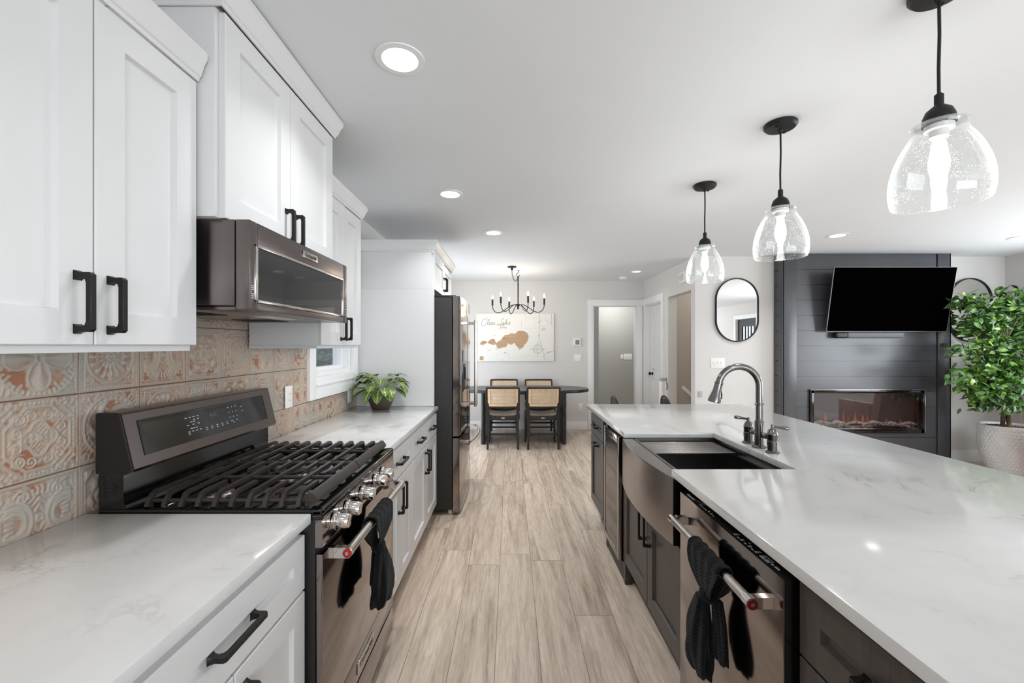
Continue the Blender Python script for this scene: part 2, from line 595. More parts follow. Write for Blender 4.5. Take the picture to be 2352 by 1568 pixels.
    def sweep(self, path, prof, side=1):
        # profile (out, z) swept along an open XY path with mitred corners
        P = [Vector((p[0], p[1], 0)) for p in path]
        nrm = []
        for i in range(len(P) - 1):
            d = (P[i + 1] - P[i]).normalized()
            nrm.append(Vector((d.y, -d.x, 0)) * side)
        rings = []
        for i, p in enumerate(P):
            if i == 0: m = nrm[0]
            elif i == len(P) - 1: m = nrm[-1]
            else:
                m = nrm[i - 1] + nrm[i]
                m = m / max(0.2, m.dot(nrm[i]))
            rings.append([p + m * o + Vector((0, 0, z)) for o, z in prof])
        return self.loft(rings)

    def mesh(self, name, off=(0, 0, 0), ang=35):
        me = bpy.data.meshes.new(name)
        a = np.array(self.v, dtype=np.float64).reshape(-1, 3) - np.array(off)
        me.from_pydata(a.tolist(), [], self.f)
        if self.uv:
            ul = me.uv_layers.new(name='leaf')
            arr = np.array(self.uv, dtype=np.float32)
            li = np.empty(len(me.loops), dtype=np.int32)
            me.loops.foreach_get('vertex_index', li)
            ul.data.foreach_set('uv', arr[li].ravel())
        if self.att:
            at = me.attributes.new('relief', 'FLOAT', 'POINT')
            at.data.foreach_set('value', np.array(self.att, dtype=np.float32))
        bm = bmesh.new()
        bm.from_mesh(me)
        if not self.uv and not self.att:
            bmesh.ops.recalc_face_normals(bm, faces=bm.faces)
        bm.to_mesh(me)
        bm.free()
        me.polygons.foreach_set('use_smooth', [True] * len(me.polygons))
        me.set_sharp_from_angle(angle=math.radians(ang))
        me.update()
        return me


def text_mb(s, size, o, u, v, mb=None, align='CENTER', ext=0.0004):
    # lettering whose baseline direction is u and whose up is v
    mb = mb or MB()
    cu = bpy.data.curves.new('lettering', 'FONT')
    cu.body, cu.size, cu.align_x, cu.align_y = s, size, align, 'CENTER'
    cu.extrude = ext
    cu.resolution_u = 3
    ob = bpy.data.objects.new('lettering', cu)
    COL.objects.link(ob)
    dg = bpy.context.evaluated_depsgraph_get()
    me = bpy.data.meshes.new_from_object(ob.evaluated_get(dg))
    u, v, o = Vector(u).normalized(), Vector(v).normalized(), Vector(o)
    w = u.cross(v)
    mb.add([o + u * p.co.x + v * p.co.y + w * p.co.z for p in me.vertices], [tuple(p.vertices) for p in me.polygons])
    bpy.data.objects.remove(ob)
    bpy.data.curves.remove(cu)
    bpy.data.meshes.remove(me)
    return mb


# ------------------------------------------------------------------ objects
def thing(name, label, cat, loc=(0, 0, 0), group=None):
    o = bpy.data.objects.new(name, None)
    o.empty_display_size = 0.05
    o.location = loc
    COL.objects.link(o)
    o['label'], o['category'] = label, cat
    if group: o['group'] = group
    return o


def root_of(o):
    while o.parent: o = o.parent
    return o


def part(parent, name, mb, m, label=None, ang=35, stuff=False):
    off = root_of(parent).location
    me = mb.mesh(name, off, ang)
    o = bpy.data.objects.new(name, me)
    me.materials.append(m)
    COL.objects.link(o)
    o.parent = parent
    if label: o['label'] = label
    if stuff: o['kind'] = 'stuff'
    return o


def solo(name, mb, m, label, cat, loc=(0, 0, 0), group=None, ang=35):
    me = mb.mesh(name, loc, ang)
    o = bpy.data.objects.new(name, me)
    me.materials.append(m)
    o.location = loc
    COL.objects.link(o)
    o['label'], o['category'] = label, cat
    if group: o['group'] = group
    return o


def struct(name, mb, m, parent=None, ang=35):
    me = mb.mesh(name, (0, 0, 0), ang)
    o = bpy.data.objects.new(name, me)
    me.materials.append(m)
    COL.objects.link(o)
    if parent: o.parent = parent
    else: o['kind'] = 'structure'
    return o


def dup(root, loc, rz, label):
    r = root.copy()
    COL.objects.link(r)
    r.location, r.rotation_euler, r['label'] = loc, (0, 0, rz), label
    for ch in list(root.children):
        c = ch.copy()
        COL.objects.link(c)
        c.parent = r
        for g in list(ch.children):
            q = g.copy()
            COL.objects.link(q)
            q.parent = c
    return r


def catmull(pts, n=6, closed=False):
    P = [Vector(p) for p in pts]
    out = []
    m = len(P)
    for i in range(m if closed else m - 1):
        p0 = P[i - 1] if (closed or i > 0) else P[0]
        p1, p2 = P[i], P[(i + 1) % m]
        p3 = P[(i + 2) % m] if (closed or i + 2 < m) else P[-1]
        for k in range(n):
            t = k / n
            out.append(0.5 * ((2 * p1) + (p2 - p0) * t + (2 * p0 - 5 * p1 + 4 * p2 - p3) * t * t + (3 * p1 - p0 - 3 * p2 + p3) * t ** 3))
    if not closed: out.append(P[-1])
    return out


# ================================================================== THE SHELL
def wall(name, axis, a0, a1, l0, l1, openings, m, z1=CEIL, parent=None):
    # axis 'x': slab a0..a1 in X running along Y from l0 to l1; axis 'y': the other way round
    mb = MB()
    cuts = sorted({l0, l1, *[o[0] for o in openings], *[o[1] for o in openings]})

    def bx(p, q, za, zb):
        if zb - za < 1e-4: return
        mb.box(a0, a1, p, q, za, zb) if axis == 'x' else mb.box(p, q, a0, a1, za, zb)
    for p, q in zip(cuts[:-1], cuts[1:]):
        op = [o for o in openings if o[0] <= p + 1e-6 and o[1] >= q - 1e-6]
        if not op:
            bx(p, q, 0, z1)
        else:
            bx(p, q, 0, op[0][2])
            bx(p, q, op[0][3], z1)
    return struct(name, mb, m, parent)


XL = kx(-1.19)          # face of the left wall
struct('floor', MB().box(XL - 0.12, 6.05, -3.65, 9.2, -0.12, 0), FLOORM)

DOWN = [(-0.407, 1.576, 'recessed ceiling light nearest the camera, above the aisle beside the range'),
        (-0.42, 2.98, 'recessed ceiling light above the far end of the left counter'),
        (-0.159, 4.004, 'recessed ceiling light in front of the refrigerator, toward the chandelier'),
        (3.145, 4.10, 'recessed ceiling light in front of the black fireplace wall'),
        (5.0, 4.18, 'recessed ceiling light above the ficus tree at the right edge'),
        (1.80, 6.10, 'small recessed ceiling light beside the smoke detector near the doorways')]
HR = 0.066
bm = bmesh.new()
DOWN += [(-0.407, 0.05, 'added unseen recessed ceiling light behind the camera over the aisle'), (3.145, 2.2, 'added unseen recessed ceiling light over the living room side of the island'), (5.0, 2.2, 'added unseen recessed ceiling light near the side window'),
         (3.145, 0.3, 'added unseen recessed ceiling light over the living room near the front door'), (1.5, -1.6, 'added unseen recessed ceiling light near the front windows')]  # unseen downlights added for more light on the counters and floor
X0, X1, Y0, Y1 = XL - 0.12, 6.05, -3.65, 9.2
edges = []


def loop(pts):
    vs = [bm.verts.new(p) for p in pts]
    for i in range(len(vs)):
        edges.append(bm.edges.new((vs[i], vs[(i + 1) % len(vs)])))


loop([(X0, Y0, CEIL), (X1, Y0, CEIL), (X1, Y1, CEIL), (X0, Y1, CEIL)])
for x, y, _ in DOWN:
    loop([(x + HR * math.cos(2 * PI * i / 36), y + HR * math.sin(2 * PI * i / 36), CEIL) for i in range(36)])
bmesh.ops.triangle_fill(bm, edges=edges, use_beauty=True)
mb = MB().take(bm)
mb.box(X0, X1, Y0, Y1, CEIL + 0.16, CEIL + 0.22)
for a in ((X0, X0 + 0.02, Y0, Y1), (X1 - 0.02, X1, Y0, Y1), (X0, X1, Y0, Y0 + 0.02), (X0, X1, Y1 - 0.02, Y1)):
    mb.box(*a, CEIL, CEIL + 0.17)
struct('ceiling', mb, CEILP)

KW = (2.66, 3.31, kz(1.186), 2.12)      # kitchen window opening y0 y1 z0 z1
PD = (4.72, 6.5, 0.03, 2.08)            # patio door, dining end of the left wall
wall('wall_left', 'x', XL - 0.12, XL, -3.5, 7.14, [KW, PD], WALLP)
wall('wall_back', 'y', 7.02, 7.14, XL, 2.32, [(1.365, 2.08, 0, 2.032)], WALLP)
wall('wall_dining_right', 'x', 2.2, 2.32, 5.08, 7.02, [(5.19, 5.945, 0, 2.055), (6.2, 6.915, 0, 2.03)], WALLP)
wall('wall_fireplace_side', 'y', 5.08, 5.20, 2.32, 6.01, [], WALLP)
wall('wall_right', 'x', 5.89, 6.01, -3.5, 5.08, [(-1.0, -0.08, 0, 2.06), (1.25, 4.25, 0.65, 2.15)], WALLP)
wall('wall_front', 'y', -3.62, -3.5, XL, 6.01, [(0.4, 4.8, 0.5, 2.2)], WALLP)
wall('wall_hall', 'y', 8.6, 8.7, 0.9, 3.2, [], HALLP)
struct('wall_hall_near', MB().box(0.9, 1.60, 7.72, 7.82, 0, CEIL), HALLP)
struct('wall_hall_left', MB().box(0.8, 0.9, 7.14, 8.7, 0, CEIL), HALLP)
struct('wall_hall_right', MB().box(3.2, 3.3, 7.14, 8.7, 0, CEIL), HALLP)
struct('wall_stair_back', MB().box(2.32, 3.5, 6.02, 6.10, 0, CEIL), STAIRP)
struct('wall_stair_right', MB().box(3.4, 3.5, 5.20, 6.02, 0, CEIL), STAIRP)

# baseboards
struct('baseboard_back', MB().box(XL, 1.27, 7.004, 7.02, 0, 0.135, 0.003), TRIMW)
struct('baseboard_fireplace_left', MB().box(2.205, 3.135, 5.064, 5.08, 0, 0.135, 0.003), TRIMW)
struct('baseboard_fireplace_right', MB().box(5.07, 5.87, 5.064, 5.08, 0, 0.135, 0.003), TRIMW)
struct('baseboard_right', MB().box(5.874, 5.89, 0.2, 5.06, 0, 0.135, 0.003), TRIMW)
struct('baseboard_left', MB().box(XL, XL + 0.016, 6.6, 7.0, 0, 0.135, 0.003), TRIMW)


def casing(name, axis, face, d, l0, l1, top, w=0.092, th=0.018, head=0.10, jamb=0.12):
    # flat door casing with a taller head, plus the jamb lining
    mb = MB()

    def bx(p, q, za, zb, fa=0.0, fb=th):
        a, b = face + d * fa, face + d * fb
        mb.box(a, b, p, q, za, zb, 0.002) if axis == 'x' else mb.box(p, q, a, b, za, zb, 0.002)
    bx(l0 - w, l0, 0, top)
    bx(l1, l1 + w, 0, top)
    bx(l0 - w - 0.008, l1 + w + 0.008, top, top + head, 0, th + 0.004)
    if jamb:
        bx(l0, l0 + 0.012, 0, top, -jamb, 0.0)
        bx(l1 - 0.012, l1, 0, top, -jamb, 0.0)
        bx(l0, l1, top - 0.012, top, -jamb, 0.0)
    return struct(name, mb, TRIMW)


casing('trim_1', 'y', 7.02, -1, 1.365, 2.08, 2.032)
casing('trim_2', 'x', 2.2, -1, 6.2, 6.915, 2.03)
casing('trim_3', 'x', 5.89, -1, -1.0, -0.08, 2.06)

# panel door in the dining room's right wall
mb = MB()
mb.box(2.285, 2.32, 6.213, 6.903, 0.01, 2.017)
for z0, z1 in ((0.12, 0.86), (1.0, 1.90)):
    f = 2.285
    for k in ((6.30, 6.325, z0, z1), (6.79, 6.815, z0, z1), (6.30, 6.815, z0, z0 + 0.025), (6.30, 6.815, z1 - 0.025, z1)):
        mb.box(f - 0.006, f + 0.004, *k, 0.003)
d1 = struct('door_1', mb, TRIMW)
k = MB().lathe([(0.026, 0), (0.026, 0.006), (0.010, 0.010), (0.010, 0.035), (0.026, 0.040), (0.028, 0.055), (0.020, 0.062)], (2.285, 6.84, 0.93), 20, (-1, 0, 0))
struct('door_knob', k, BLACKMAT, d1)

# dark front door in the right wall (met in the mirror)
mb = MB()
for a in ((-0.985, -0.80, 0.01, 2.045), (-0.28, -0.095, 0.01, 2.045), (-0.80, -0.28, 1.86, 2.045), (-0.80, -0.28, 0.01, 0.5)):
    mb.box(5.93, 5.97, *a)
d2 = struct('door_2', mb, BLACKMAT)
struct('door_pane', MB().box(5.948, 5.954, -0.80, -0.28, 0.5, 1.86), PANE, d2)
mb = MB()
for y in (-0.67, -0.54, -0.41):
    mb.box(5.935, 5.965, y - 0.008, y + 0.008, 0.5, 1.86)
struct('door_muntin', mb, BLACKMAT, d2)


# ------------------------------------------------------------------ windows
def sash(name, axis, face, d, l0, l1, z0, z1, casw=0.085, muntin=0, mat=TRIMW, casing_th=0.02, deep=0.12, pane=True, low=0.085):
    mb = MB()

    def bx(m_, p, q, za, zb, fa, fb, b=0.002):
        a, c = face + d * fa, face + d * fb
        m_.box(a, c, p, q, za, zb, b) if axis == 'x' else m_.box(p, q, a, c, za, zb, b)
    bx(mb, l0 - casw, l0, z0 - low, z1 + casw, 0, casing_th)
    bx(mb, l1, l1 + casw, z0 - low, z1 + casw, 0, casing_th)
    bx(mb, l0, l1, z1, z1 + casw, 0, casing_th)
    bx(mb, l0, l1, z0 - low, z0, 0, casing_th)
    if low > casw:
        bx(mb, l0, l1, z0 - 0.052, z0 - 0.04, casing_th, casing_th + 0.008)
    w = struct(name, mb, mat)
    fr = MB()
    t = 0.03
    for k in ((l0, l0 + t, z0, z1), (l1 - t, l1, z0, z1), (l0 + t, l1 - t, z0, z0 + t), (l0 + t, l1 - t, z1 - t, z1)):
        bx(fr, *k, -deep, -0.002)
    t2 = 0.055
    for k in ((l0 + t, l0 + t2, z0 + t, z1 - t), (l1 - t2, l1 - t, z0 + t, z1 - t), (l0 + t2, l1 - t2, z0 + t, z0 + t2), (l0 + t2, l1 - t2, z1 - t2, z1 - t)):
        bx(fr, *k, -deep + 0.01, -0.05)
    for i in range(muntin):
        p = l0 + (l1 - l0) * (i + 1) / (muntin + 1)
        bx(fr, p - 0.03, p + 0.03, z0, z1, -deep + 0.01, -0.03)
    struct('window_frame', fr, mat, w)
    if pane:
        pn = MB()
        bx(pn, l0 + t2 - 0.005, l1 - t2 + 0.005, z0 + t2 - 0.005, z1 - t2 + 0.005, -deep + 0.03, -deep + 0.034, 0)
        struct('window_pane', pn, PANE, w)
    return w


sash('window_1', 'x', XL, 1, KW[0], KW[1], KW[2] + 0.0, KW[3], casw=0.083, casing_th=0.03, low=0.135)
sash('added_window_2', 'x', 5.89, -1, 1.25, 4.25, 0.65, 2.15, muntin=2, pane=False, deep=0.02)  # unseen window added to carry the side fill light
sash('added_window_3', 'y', -3.5, 1, 0.4, 4.8, 0.5, 2.2, muntin=3, pane=False, deep=0.02)  # unseen window added for fill from behind the camera
sash('window_4', 'x', XL, 1, PD[0], PD[1], PD[2], PD[3], muntin=1, pane=False, deep=0.01)
# outside the kitchen window
struct('ground_outside', MB().box(-9, XL - 0.14, 0, 14, -0.3, -0.2), GROUND)
mb = MB()
for i in range(9000):
    c = Vector((-3.9 + R.uniform(-0.5, 0.5), 9.3 + R.uniform(-1.7, 1.7), R.uniform(-0.1, 2.6)))
    a = Vector((R.gauss(0, 1), R.gauss(0, 1), R.gauss(0, 1))).normalized() * 0.10
    b = Vector((R.gauss(0, 1), R.gauss(0, 1), R.gauss(0, 1))).normalized() * 0.05
    mb.add([c - a, c + b, c + a, c - b], [(0, 1, 2, 3)])
sh = thing('shrub', 'blurred blue green shrub seen through the kitchen window', 'shrub', (-3.9, 9.3, -0.2))
part(sh, 'foliage', mb, SHRUBM)
part(sh, 'stem', MB().cyl((-3.9, 9.3, -0.2), (-3.9, 9.3, 1.6), 0.05, 0.02), BARK)
pp = thing('porch_post', 'white porch post and rail outside the kitchen window', 'post', (-2.45, 6.22, -0.2))
part(pp, 'post', MB().box(-2.55, -2.35, 6.12, 6.32, -0.2, 3.0, 0.01), SIDING)
part(pp, 'rail', MB().box(-2.9, -2.5, 6.18, 6.26, 0.99, 1.07, 0.01), SIDING)
part(pp, 'rail', MB().box(-2.9, -2.5, 6.18, 6.26, 0.35, 0.42, 0.01), SIDING)

# ------------------------------------------------------------------ fireplace wall: shiplap bump-out
FXa, FXb, FY = 3.138, 5.066, 4.912
HOLE = (3.452, 4.744, 0.385, 0.862)
mb = MB()
mb.box(FXa + 0.012, FXb - 0.012, FY + 0.10, 5.08, 0, CEIL)
mb.box(FXa + 0.012, FXb - 0.012, FY + 0.012, 5.07, HOLE[3], CEIL)
mb.box(FXa + 0.012, FXb - 0.012, FY + 0.012, 5.07, 0, HOLE[2])
mb.box(FXa + 0.012, HOLE[0], FY + 0.012, 5.07, HOLE[2], HOLE[3])
mb.box(HOLE[1], FXb - 0.012, FY + 0.012, 5.07, HOLE[2], HOLE[3])
step = 0.1757
z = 1.375 - 8 * step
xa, xb = FXa + 0.155, FXb - 0.163
while z < CEIL:
    za, zb = max(z + 0.003, 0), min(z + step - 0.003, CEIL)
    segs = [(xa, xb, za, zb)]
    if zb > HOLE[2] and za < HOLE[3]:
        segs = [(xa, HOLE[0], za, zb), (HOLE[1], xb, za, zb)]
        if za < HOLE[2]: segs.append((HOLE[0], HOLE[1], za, HOLE[2]))
        if zb > HOLE[3]: segs.append((HOLE[0], HOLE[1], HOLE[3], zb))
    for p, q, u, w in segs:
        mb.box(p, q, FY + 0.002, FY + 0.014, u, w)
    mb.box(FXa, FXa + 0.012, FY + 0.085, 5.08, za, zb)
    z += step
mb.box(FXa - 0.002, xa, FY - 0.006, FY + 0.014, 0, CEIL, 0.002)
mb.box(FXa - 0.006, FXa + 0.012, FY - 0.006, FY + 0.08, 0, CEIL, 0.002)
mb.box(xb + 0.014, FXb + 0.002, FY - 0.006, FY + 0.014, 0, CEIL, 0.002)
mb.box(FXb - 0.012, FXb + 0.002, FY - 0.006, 5.08, 0, CEIL, 0.002)
struct('wall_fireplace', mb, BLACKPAINT)

# electric fireplace insert
t = thing('electric_fireplace', 'long electric fireplace set into the black shiplap wall below the television', 'fireplace', (4.1, FY, 0.385))
f = MB()
x0, x1, z0, z1 = HOLE
for k in ((x0 - 0.012, x0 + 0.03, z0 - 0.012, z1 + 0.012), (x1 - 0.03, x1 + 0.012, z0 - 0.012, z1 + 0.012), (x0, x1, z0 - 0.012, z0 + 0.04), (x0, x1, z1 - 0.03, z1 + 0.012)):
    f.box(k[0], k[1], FY - 0.022, FY + 0.02, k[2], k[3], 0.003)
fr = part(t, 'surround_frame', f, BGLOSS)
part(fr, 'trim_strip', MB().box(x0 - 0.012, x1 + 0.012, FY - 0.026, FY - 0.018, z1 + 0.004, z1 + 0.014, 0.001).box(x1 + 0.004, x1 + 0.014, FY - 0.026, FY - 0.018, z0, z1 + 0.01, 0.001), STEEL)
b = MB()
b.box(x0 + 0.01, x1 - 0.01, FY + 0.085, FY + 0.092, z0 + 0.01, z1 - 0.005)
b.box(x0 + 0.004, x0 + 0.01, FY + 0.02, FY + 0.09, z0 + 0.005, z1 - 0.005)
b.box(x1 - 0.01, x1 - 0.004, FY + 0.02, FY + 0.09, z0 + 0.005, z1 - 0.005)
b.box(x0 + 0.01, x1 - 0.01, FY + 0.02, FY + 0.085, z0 + 0.004, z0 + 0.01)
part(t, 'firebox', b, FIREBACK)
e = MB()
for i in range(420):
    ex = R.uniform(x0 + 0.04, x1 - 0.05)
    e.sphere((ex, FY + R.uniform(0.025, 0.075), z0 + 0.05 + R.uniform(0, 0.03) + 0.018 * math.sin(ex * 9)), R.uniform(0.006, 0.014), (1, 1, 0.8), 6)
part(t, 'ember_bed', e, EMBER, stuff=True)
for i in range(6):
    lx = x0 + 0.14 + i * 0.205
    a = R.uniform(-0.35, 0.35)
    part(t, 'log', MB().tube([(lx - 0.12, FY + 0.05, z0 + 0.075), (lx, FY + 0.045 + 0.01 * math.sin(i), z0 + 0.105 + 0.02 * a), (lx + 0.12, FY + 0.055, z0 + 0.08 + 0.03 * a)], [0.014, 0.02, 0.013], 8), EMBER)
fl = MB()
for i in range(14):
    lx, h = x0 + 0.06 + R.random() * 1.05, R.uniform(0.04, 0.16)
    fl.lathe([(0.001, 0), (0.012, 0.15 * h), (0.014, 0.35 * h), (0.006, 0.75 * h), (0.0005, h)], (lx, FY + 0.068, z0 + 0.08), 8)
part(t, 'flame_effect', fl, FLAME, stuff=True)
part(t, 'glass_front', MB().box(x0 + 0.028, x1 - 0.028, FY - 0.004, FY, z0 + 0.038, z1 - 0.028), FGLASS)

# television on its tilting mount, and the soundbar beneath
tv = thing('television', 'large black flat television tilted down on the shiplap fireplace wall', 'television', (4.257, 4.77, 1.535))
TT, TB = Vector((4.257, 4.71, 2.245)), Vector((4.257, 4.83, 1.535))
up = (TT - TB).normalized()
out = Vector((1, 0, 0)).cross(up)
if out.y > 0: out = -out
H = (TT - TB).length
mid = (TT + TB) / 2


def slab(mb, w, h0, h1, d0, d1, x0=None, x1=None):
    a, c = (-w / 2, w / 2) if x0 is None else (x0, x1)
    P = lambda x, h, d: TB + Vector((1, 0, 0)) * x + up * h + out * d
    vs = [P(a, h0, d0), P(c, h0, d0), P(c, h1, d0), P(a, h1, d0), P(a, h0, d1), P(c, h0, d1), P(c, h1, d1), P(a, h1, d1)]
    return mb.add(vs, [(0, 1, 2, 3), (4, 5, 6, 7), (0, 1, 5, 4), (1, 2, 6, 5), (2, 3, 7, 6), (3, 0, 4, 7)])


W_ = 1.36
part(tv, 'screen', slab(MB(), W_ - 0.008, 0.006, H - 0.004, -0.006, 0.001), TVSCR)
bz = MB()
slab(bz, W_, 0, 0.006, -0.01, 0.002)
slab(bz, W_, H - 0.004, H, -0.01, 0.002)
slab(bz, W_, 0, H, -0.01, 0.002, -W_ / 2, -W_ / 2 + 0.004)
slab(bz, W_, 0, H, -0.01, 0.002, W_ / 2 - 0.004, W_ / 2)
part(tv, 'bezel', bz, M('dark grey bezel metal', rgb(128, 128, 130), 0.45, 0.5))
part(tv, 'rear_housing', slab(slab(MB(), W_, 0, H, -0.014, -0.0105), W_ * 0.7, 0.05, 0.4, -0.045, -0.014), BPLAST)
part(tv, 'wall_mount', MB().box(4.0, 4.5, FY - 0.02, FY + 0.0, 1.75, 2.05).box(4.2, 4.24, 4.80, FY - 0.01, 1.80, 1.98).box(4.28, 4.32, 4.80, FY - 0.01, 1.80, 1.98), BPLAST)
sb = thing('soundbar', 'grey fabric soundbar with black end under the television', 'soundbar', (4.1, 4.87, 1.463))
part(sb, 'speaker_body', MB().box(3.83, 4.47, 4.835, 4.90, 1.465, 1.53, 0.025, 4), M('grey speaker cloth', rgb(112, 114, 118), 0.9, var=0.04, vs=200))
part(sb, 'end_cap', MB().box(3.70, 3.829, 4.833, 4.90, 1.463, 1.53, 0.02, 4), BPLAST)


# ------------------------------------------------------------------ mirrors
def pill(cx, cz, w, h, n=24):
    r = w / 2
    pts = []
    for i in range(n + 1):
        a = PI * i / n
        pts.append((cx + r * math.cos(a), cz + h / 2 - r + r * math.sin(a)))
    for i in range(n + 1):
        a = PI + PI * i / n
        pts.append((cx + r * math.cos(a), cz - h / 2 + r + r * math.sin(a)))
    return pts


def mirror(cx, cz, label):
    t = thing('wall_mirror', label, 'mirror', (cx, 5.08, cz - 0.378), 'pill shaped black framed mirrors')
    part(t, 'mirror_glass', MB().prism(pill(cx, cz, 0.49, 0.737), 'xz', 5.062, 5.066), MIRROR)
    o, i = pill(cx, cz, 0.51, 0.757), pill(cx, cz, 0.488, 0.735)
    n = len(o)
    vs = [(a, 5.05, b) for a, b in o] + [(a, 5.05, b) for a, b in i] + [(a, 5.08, b) for a, b in o] + [(a, 5.08, b) for a, b in i]
    fs = []
    for k in range(n):
        j = (k + 1) % n
        fs += [(k, j, n + j, n + k), (2 * n + k, 2 * n + j, 3 * n + j, 3 * n + k), (k, j, 2 * n + j, 2 * n + k), (n + k, n + j, 3 * n + j, 3 * n + k)]
    part(t, 'mirror_frame', MB().add(vs, fs), BLACKMAT)


mirror(2.69, 1.80, 'pill shaped black framed mirror left of the black fireplace wall, above the faucet')
mirror(5.46, 1.80, 'pill shaped black framed mirror half hidden behind the ficus tree')


# ------------------------------------------------------------------ wall plates
def plate(name, label, cat, axis, face, d, c, zc, w, h, toggles=0, outlet=False, decora=False):
    t = thing(name, label, cat, (face, c, zc) if axis == 'x' else (c, face, zc))

    def bx(m_, p, q, za, zb, fa, fb, b=0.002):
        a, e_ = face + d * fa, face + d * fb
        m_.box(a, e_, p, q, za, zb, b) if axis == 'x' else m_.box(p, q, a, e_, za, zb, b)
    m_ = MB()
    bx(m_, c - w / 2, c + w / 2, zc - h / 2, zc + h / 2, 0.0, 0.006)
    part(t, 'cover_plate', m_, PWHITE)
    for i in range(toggles):
        m_ = MB()
        p = c + (i - (toggles - 1) / 2) * 0.046
        if decora:
            bx(m_, p - 0.016, p + 0.016, zc - 0.033, zc + 0.033, 0.006, 0.010)
        else:
            bx(m_, p - 0.004, p + 0.004, zc - 0.002, zc + 0.012, 0.006, 0.018)
        part(t, 'switch', m_, PWHITE)
    if outlet:
        m_ = MB()
        bx(m_, c - 0.0165, c + 0.0165, zc - 0.034, zc + 0.034, 0.006, 0.008)
        f_ = part(t, 'receptacle', m_, PWHITE)
        for dz in (-0.018, 0.018):
            for dy in (-0.006, 0.006):
                m_ = MB()
                bx(m_, c + dy - 0.0012, c + dy + 0.0012, zc + dz - 0.004, zc + dz + 0.004, 0.0078, 0.0085, 0)
                part(f_, 'slot', m_, BPLAST)
    return t


TF = kx(-1.18)
plate('outlet', 'white duplex outlet on the tile between the range and the window', 'outlet', 'x', TF + 0.005, 1, 2.35, kz(1.108), 0.075, 0.12, outlet=True)
plate('outlet', 'white outlet on the tile behind the potted prayer plant', 'outlet', 'x', TF + 0.005, 1, 3.24, kz(1.02), 0.07, 0.115, outlet=True)
plate('outlet', 'white outlet low on the dining wall right of the table', 'outlet', 'y', 7.02, -1, 1.155, 0.365, 0.075, 0.12, outlet=True)
plate('light_switch', 'white two switch plate below the thermostat on the dining wall', 'switch', 'y', 7.02, -1, 1.11, 1.172, 0.118, 0.118, toggles=2)
plate('light_switch', 'white three switch plate below the pill mirror, behind the faucet', 'switch', 'y', 5.08, -1, 2.468, 1.17, 0.165, 0.118, toggles=3)
plate('light_switch', 'pale switch plate on the grey hall wall seen through the doorway', 'switch', 'y', 8.6, -1, 2.37, 1.15, 0.165, 0.118, toggles=3)
plate('wall_control', 'slim white control beside the switch plate on the grey hall wall', 'control', 'y', 8.6, -1, 2.25, 1.15, 0.05, 0.09, toggles=1, decora=True)
th = thing('thermostat', 'small square white thermostat right of the lake map', 'thermostat', (1.095, 7.02, 1.437))
part(th, 'housing', MB().box(1.03, 1.16, 6.995, 7.02, 1.37, 1.50, 0.008), PWHITE)
part(th, 'display', MB().box(1.068, 1.132, 6.992, 6.997, 1.395, 1.47, 0.001), SCREEN)

# door chime, baby gate and stair rail on the right hand dining wall
dc = thing('door_chime', 'white boxy door chime high on the wall above the stair opening', 'chime', (2.2, 5.36, 2.235))
part(dc, 'housing', MB().box(2.15, 2.2, 5.27, 5.45, 2.165, 2.30, 0.006), PWHITE)
part(dc, 'grille', MB().box(2.146, 2.152, 5.30, 5.38, 2.19, 2.275, 0.002).lathe([(0.03, 0), (0.022, 0.004)], (2.147, 5.41, 2.232), 16, (-1, 0, 0)), M('pale grey plastic', rgb(205, 205, 203), 0.5))
bg = thing('baby_gate', 'rolled white retractable baby gate at the stair opening', 'baby gate', (2.15, 5.99, 0))
part(bg, 'roll', MB().lathe([(0.035, 0.0), (0.035, 0.86), (0.03, 0.88)], (2.135, 6.02, 0.0), 20), PWHITE)
part(bg, 'bracket', MB().box(2.165, 2.2, 5.96, 6.0, 0.0, 0.88, 0.004), PWHITE)
part(bg, 'top_latch', MB().box(2.11, 2.19, 5.985, 6.04, 0.8805, 0.925, 0.006), M('grey gate plastic', rgb(178, 180, 184), 0.5))
part(bg, 'latch', MB().tube([(2.17, 5.955, 0.87), (2.19, 5.95, 0.84), (2.19, 5.95, 0.78), (2.17, 5.955, 0.76)], 0.005, 8), STEEL)
solo('gate_latch_bracket', MB().box(2.236, 2.286, 5.072, 5.08, 0.765, 0.835, 0.004), M('grey bracket plastic', rgb(176, 178, 180), 0.5), 'small grey gate bracket on the white corner beside the stair opening', 'bracket', (2.26, 5.08, 0.8))
hr = thing('handrail', 'white sloping handrail on the beige stair wall', 'handrail', (2.42, 5.96, 0.75))
part(hr, 'rail', MB().tube([(2.405, 5.955, 0.80), (3.2, 5.955, 0.10)], 0.022, 14), TRIMW)
part(hr, 'bracket', MB().tube([(2.62, 5.955, 0.61), (2.62, 6.0, 0.59), (2.62, 6.02, 0.59)], 0.007, 8), STEEL)
part(hr, 'bracket', MB().tube([(3.08, 5.955, 0.20), (3.08, 6.0, 0.18), (3.08, 6.02, 0.18)], 0.007, 8), STEEL)


